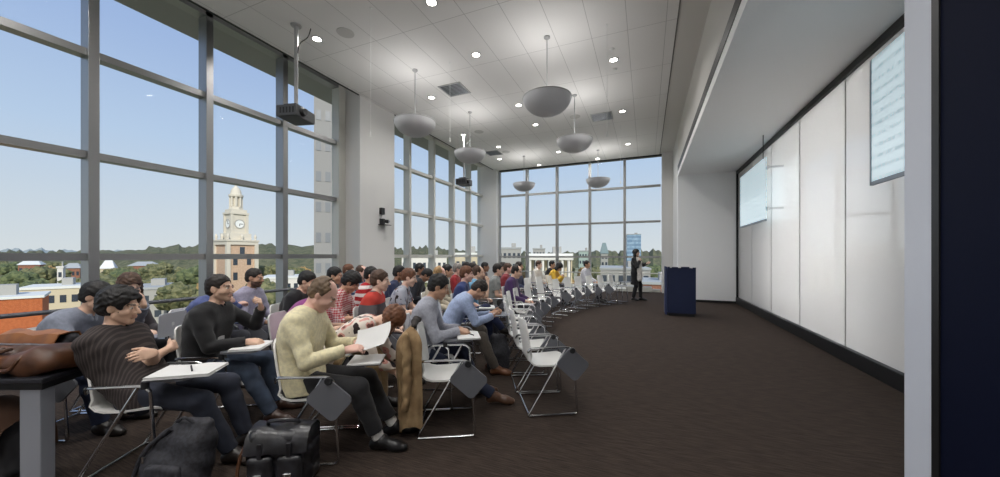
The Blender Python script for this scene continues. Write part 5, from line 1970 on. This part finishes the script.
# the brown holdall on the table, handles flopped over its front
q = in_table(-0.36, 0.2, 0.745)
bag = thing('holdall', 'brown leather holdall with flopped handles lying on the dark table', 'bag', q, YAW + R(2))
F = Field()
for k in range(8):
    x = -0.28 + 0.08 * k
    F.cone((x, -0.1, 0.075), (x, 0.1, 0.075), 0.07 + 0.015 * math.sin(k * 1.3), 0.07 + 0.012 * math.cos(k * 1.1), 0.04)
F.cone((-0.28, 0.0, 0.13), (0.26, 0.02, 0.11), 0.035, 0.04, 0.04)
F.plane((0, 0, 0.002), (0, 0, -1))
soft('bag_body', F, M_leather, bag, noise=0.011, nf=15)
for x0, yy in ((-0.22, -0.165), (0.0, -0.175)):
    MB().tube(rounded([(x0, -0.06, 0.15), (x0 - 0.02, yy, 0.13), (x0 + 0.02, yy - 0.01, 0.045), (x0 + 0.15, yy - 0.005, 0.04), (x0 + 0.19, yy, 0.12), (x0 + 0.17, -0.06, 0.15)], 0.06), 0.013, 8).build('handle', M_leather, bag, smooth=True)
MB().tube([(-0.27, 0.0, 0.168), (0.25, 0.02, 0.152)], 0.007, 6).build('zip', M_greymetal, bag)
q = in_table(-0.46, 0.37, 0.745)
b2 = thing('shoulder_bag', 'tan and black shoulder bag behind the brown holdall on the table', 'bag', q, YAW + R(-4))
F = Field()
for k in range(6):
    x = -0.2 + 0.08 * k
    F.cone((x, -0.03, 0.06), (x, 0.02, 0.16), 0.05, 0.045, 0.03)
F.plane((0, 0, 0.002), (0, 0, -1))
soft('bag_body', F, M_nylon, b2)
rows = [[(-0.23 + 0.46 * j / 10, y_ + 0.006 * math.sin(j * 1.9), z_ + 0.008 * math.sin(j * 1.1 + y_ * 30)) for j in range(11)] for y_, z_ in ((0.07, 0.16), (0.05, 0.21), (0.0, 0.222), (-0.06, 0.205), (-0.085, 0.15), (-0.093, 0.09))]
MB().grid(rows, 0.008).build('flap', mix_mat('tan_leather', rgb(126, 78, 42), rgb(148, 96, 54), 9, 0.5), b2, smooth=True)

# the black satchel and backpack on the floor
p = W(-1.44, 2.34)
s_ = thing('satchel', 'black leather satchel with two buckled pockets standing on the carpet', 'bag', p, YAW + R(6))
F = Field()
for k in range(6):
    x = -0.145 + 0.058 * k
    for z_ in (0.05, 0.11, 0.17, 0.23, 0.31):
        F.cone((x, -0.05, z_), (x, 0.05, z_), 0.056, 0.056, 0.02)
F.plane((0, 0, 0.004), (0, 0, -1))
soft('bag_body', F, M_blackleather, s_, noise=0.003)
rows = [[(-0.19 + 0.38 * j / 12, y_ + 0.005 * math.sin(j * 1.7 + z_ * 20), z_ + 0.006 * math.sin(j * 0.9 + y_ * 25)) for j in range(13)] for y_, z_ in ((0.092, 0.24), (0.088, 0.33), (0.055, 0.37), (0.0, 0.378), (-0.055, 0.37), (-0.098, 0.335), (-0.116, 0.29), (-0.122, 0.24))]
MB().grid(rows, 0.009).build('flap', M_blackleather, s_, smooth=True)
for x0 in (-0.09, 0.085):
    F = Field()
    for k in range(6):
        F.cone((x0 - 0.055 + 0.022 * k, -0.115, 0.05), (x0 - 0.055 + 0.022 * k, -0.115, 0.2), 0.028, 0.022, 0.02)
    F.plane((0, 0, 0.004), (0, 0, -1))
    pk = soft('pocket', F, M_blackleather, s_, noise=0.002)
    MB().box((x0 - 0.025, -0.156, 0.08), (x0 + 0.025, -0.14, 0.13)).build('buckle', M_steel, pk, bevel=0.004)
for x0 in (-0.09, 0.085):
    MB().box((x0 - 0.014, -0.134, 0.15), (x0 + 0.014, -0.125, 0.31)).build('strap', M_blackleather, s_, bevel=0.002)
MB().tube(rounded([(-0.1, 0, 0.372), (-0.09, -0.03, 0.41), (0.0, -0.05, 0.425), (0.09, -0.03, 0.41), (0.1, 0, 0.372)], 0.05), 0.012, 8).build('handle', M_blackleather, s_, smooth=True)
MB().box((-0.2, -0.118, 0.20), (-0.175, -0.1, 0.25)).build('strap_ring', M_steel, s_, bevel=0.004)
MB().tube(rounded([(-0.23, 0, 0.28), (-0.27, -0.03, 0.16), (-0.26, -0.07, 0.015), (-0.21, -0.12, 0.015)], 0.08), 0.011, 8).build('shoulder_strap', M_leather, s_, smooth=True)

p = W(-2.02, 2.20)
b3 = thing('backpack', 'black nylon backpack slumped on the carpet left of the satchel', 'bag', p, YAW + R(-4))
F = Field()
for k in range(5):
    x = -0.12 + 0.06 * k
    F.chain([(x, -0.03, 0.07), (x * 0.95, 0.0, 0.2), (x * 0.85 + 0.03, 0.03, 0.33), (x * 0.6 + 0.06, 0.05, 0.41)], [0.085, 0.088, 0.07, 0.045], 0.03)
F.plane((0, 0, 0.004), (0, 0, -1))
soft('bag_body', F, M_nylon, b3, noise=0.006)
F = Field()
for k in range(9):
    x = -0.09 + 0.023 * k
    F.cone((x, -0.11, 0.07), (x, -0.095, 0.21), 0.03, 0.026, 0.02)
F.plane((0, 0, 0.004), (0, 0, -1))
pk = soft('front_pocket', F, M_nylon, b3)
MB().lathe([(0.018, 0), (0.026, 0), (0.026, 0.006), (0.018, 0.006), (0.018, 0)], 14, cap=False, M=Matrix.Translation((0.02, -0.142, 0.13)) @ Matrix.Rotation(PI / 2, 4, 'X')).build('buckle_ring', M_steel, pk)
MB().tube(rounded([(0.08, 0.02, 0.44), (0.04, 0.0, 0.49), (-0.02, 0.01, 0.45)], 0.03), 0.009, 8).build('grab_loop', M_nylon, b3, smooth=True)
MB().tube(rounded([(-0.03, -0.02, 0.42), (-0.17, -0.06, 0.3), (-0.23, -0.08, 0.1), (-0.2, -0.1, 0.012), (-0.1, -0.16, 0.012)], 0.08), 0.014, 8).build('shoulder_strap', M_nylon, b3, smooth=True)
MB().box((-0.155, -0.085, 0.235), (-0.14, -0.07, 0.275)).build('strap_slider', M_steel, b3)
# bag between the blue shirt and the front row
p = W(-0.02, 4.55)
b4 = thing('backpack', 'black backpack on the carpet by the knees of the man in light blue', 'bag', p, YAW)
F = Field()
for k in range(4):
    x = -0.07 + 0.045 * k
    F.chain([(x, -0.02, 0.07), (x, 0.0, 0.24), (x * 0.8, 0.02, 0.42)], [0.075, 0.08, 0.055], 0.03)
F.plane((0, 0, 0.004), (0, 0, -1))
soft('bag_body', F, M_nylon, b4, h=0.01)
MB().tube(rounded([(0.03, 0.02, 0.46), (0.0, 0.0, 0.52), (-0.04, 0.02, 0.46)], 0.03), 0.009, 8).build('grab_loop', M_nylon, b4, smooth=True)
# what stands in the dark below the table
p = in_table(-0.62, 0.22, 0)
b5 = thing('rucksack', 'dark grey rucksack standing below the table under a brown coat', 'bag', (p.x, p.y, 0), YAW)
F = Field()
for k in range(5):
    x = -0.14 + 0.07 * k
    F.chain([(x, 0, 0.09), (x, 0.01, 0.28), (x, 0.02, 0.43)], [0.085, 0.09, 0.06], 0.03)
F.plane((0, 0, 0.004), (0, 0, -1))
soft('bag_body', F, mat('grey_canvas', rgb(66, 66, 70), 0.9), b5, h=0.011)
brown_coat = thing('coat', 'dark brown coat thrown over the rucksack below the table', 'coat', (p.x, p.y, 0), YAW)
rows = []
for y_, z_ in ((-0.17, 0.30), (-0.155, 0.40), (-0.12, 0.49), (-0.06, 0.525), (0.02, 0.535), (0.09, 0.52), (0.14, 0.46), (0.16, 0.36), (0.165, 0.28)):
    rows.append([(-0.27 + 0.54 * j / 16, y_ + 0.008 * math.sin(j * 1.3 + z_ * 9) * (1 if z_ < 0.5 else 0), z_ - 0.06 * abs(j / 8 - 1) ** 3 * 2 + 0.008 * math.sin(j * 0.9)) for j in range(17)])
M_browncoat = mat('brown_coat', rgb(74, 50, 36), 0.9)
MB().grid(rows, 0.014).build('coat_body', M_browncoat, brown_coat, smooth=True)
MB().tube([(0.16, -0.13, 0.49), (0.19, -0.195, 0.36), (0.18, -0.2, 0.2)], [0.03, 0.036, 0.03], 12).build('sleeve', M_browncoat, brown_coat, smooth=True)

# the empty chair with the tan coat over its back
CX, CZ, CF = -0.47, 3.13, 6
coatchair = make_chair('empty white lecture chair with the tan coat over its back', CX, CZ, CF, 'folded')
p = W(CX, CZ)
path = [(-0.19, -0.238), (-0.235, -0.262), (-0.29, -0.272), (-0.345, -0.262), (-0.385, -0.225), (-0.398, -0.14), (-0.398, -0.04), (-0.395, 0.06), (-0.385, 0.15), (-0.36, 0.21), (-0.32, 0.235)]
rows = []
for i in range(26):
    v = i / 25
    row = []
    for j in range(41):
        q = j / 40 * 10
        k = min(int(q), 9)
        x = path[k][0] + (path[k + 1][0] - path[k][0]) * (q - k)
        y = path[k][1] + (path[k + 1][1] - path[k][1]) * (q - k)
        pin = max(0, 1 - v * 5) ** 2                      # gathered over the top edge of the shell
        x = x * (1 - pin) + (-0.275) * pin
        y = y * (1 - 0.35 * pin)
        fold = (0.016 * math.sin(q * 1.5 + 1.6 * math.sin(v * 3 + q * 0.4)) + 0.006 * math.sin(q * 3.7 + v * 7)) * (1 - pin)
        nx_, ny_ = (-0.3, -1.0) if q < 4 else (-1.0, 0.1)
        z = 0.915 - 0.845 * v + 0.05 * v * math.sin(q * 0.9) - (0.03 * abs(q - 5) / 5) * pin
        row.append((x + nx_ * fold, y + ny_ * fold, z))
    rows.append(row)
M_tan = mix_mat('tan_cloth', rgb(138, 112, 80), rgb(164, 138, 102), 8, 0.9, 5, bump=0.2)
coat = thing('coat', 'tan coat draped over the back of the empty white chair', 'coat', p, YAW + R(CF))
body_ = MB().grid(rows, 0.012).build('coat_body', M_tan, coat, smooth=True)
F = Field()
F.chain([(-0.32, -0.27, 0.84), (-0.31, -0.285, 0.7), (-0.305, -0.29, 0.5), (-0.32, -0.285, 0.27)], [0.03, 0.034, 0.033, 0.03], 0.03)
soft('sleeve', F, M_tan, coat, noise=0.006, nf=26)
F = Field()
F.chain([(-0.27, -0.16, 0.905), (-0.28, -0.05, 0.925), (-0.28, 0.06, 0.925), (-0.27, 0.16, 0.905)], [0.022, 0.028, 0.028, 0.022], 0.02)
soft('collar', F, mat('dark_lining', rgb(44, 38, 36), 0.9), coat, noise=0.003)
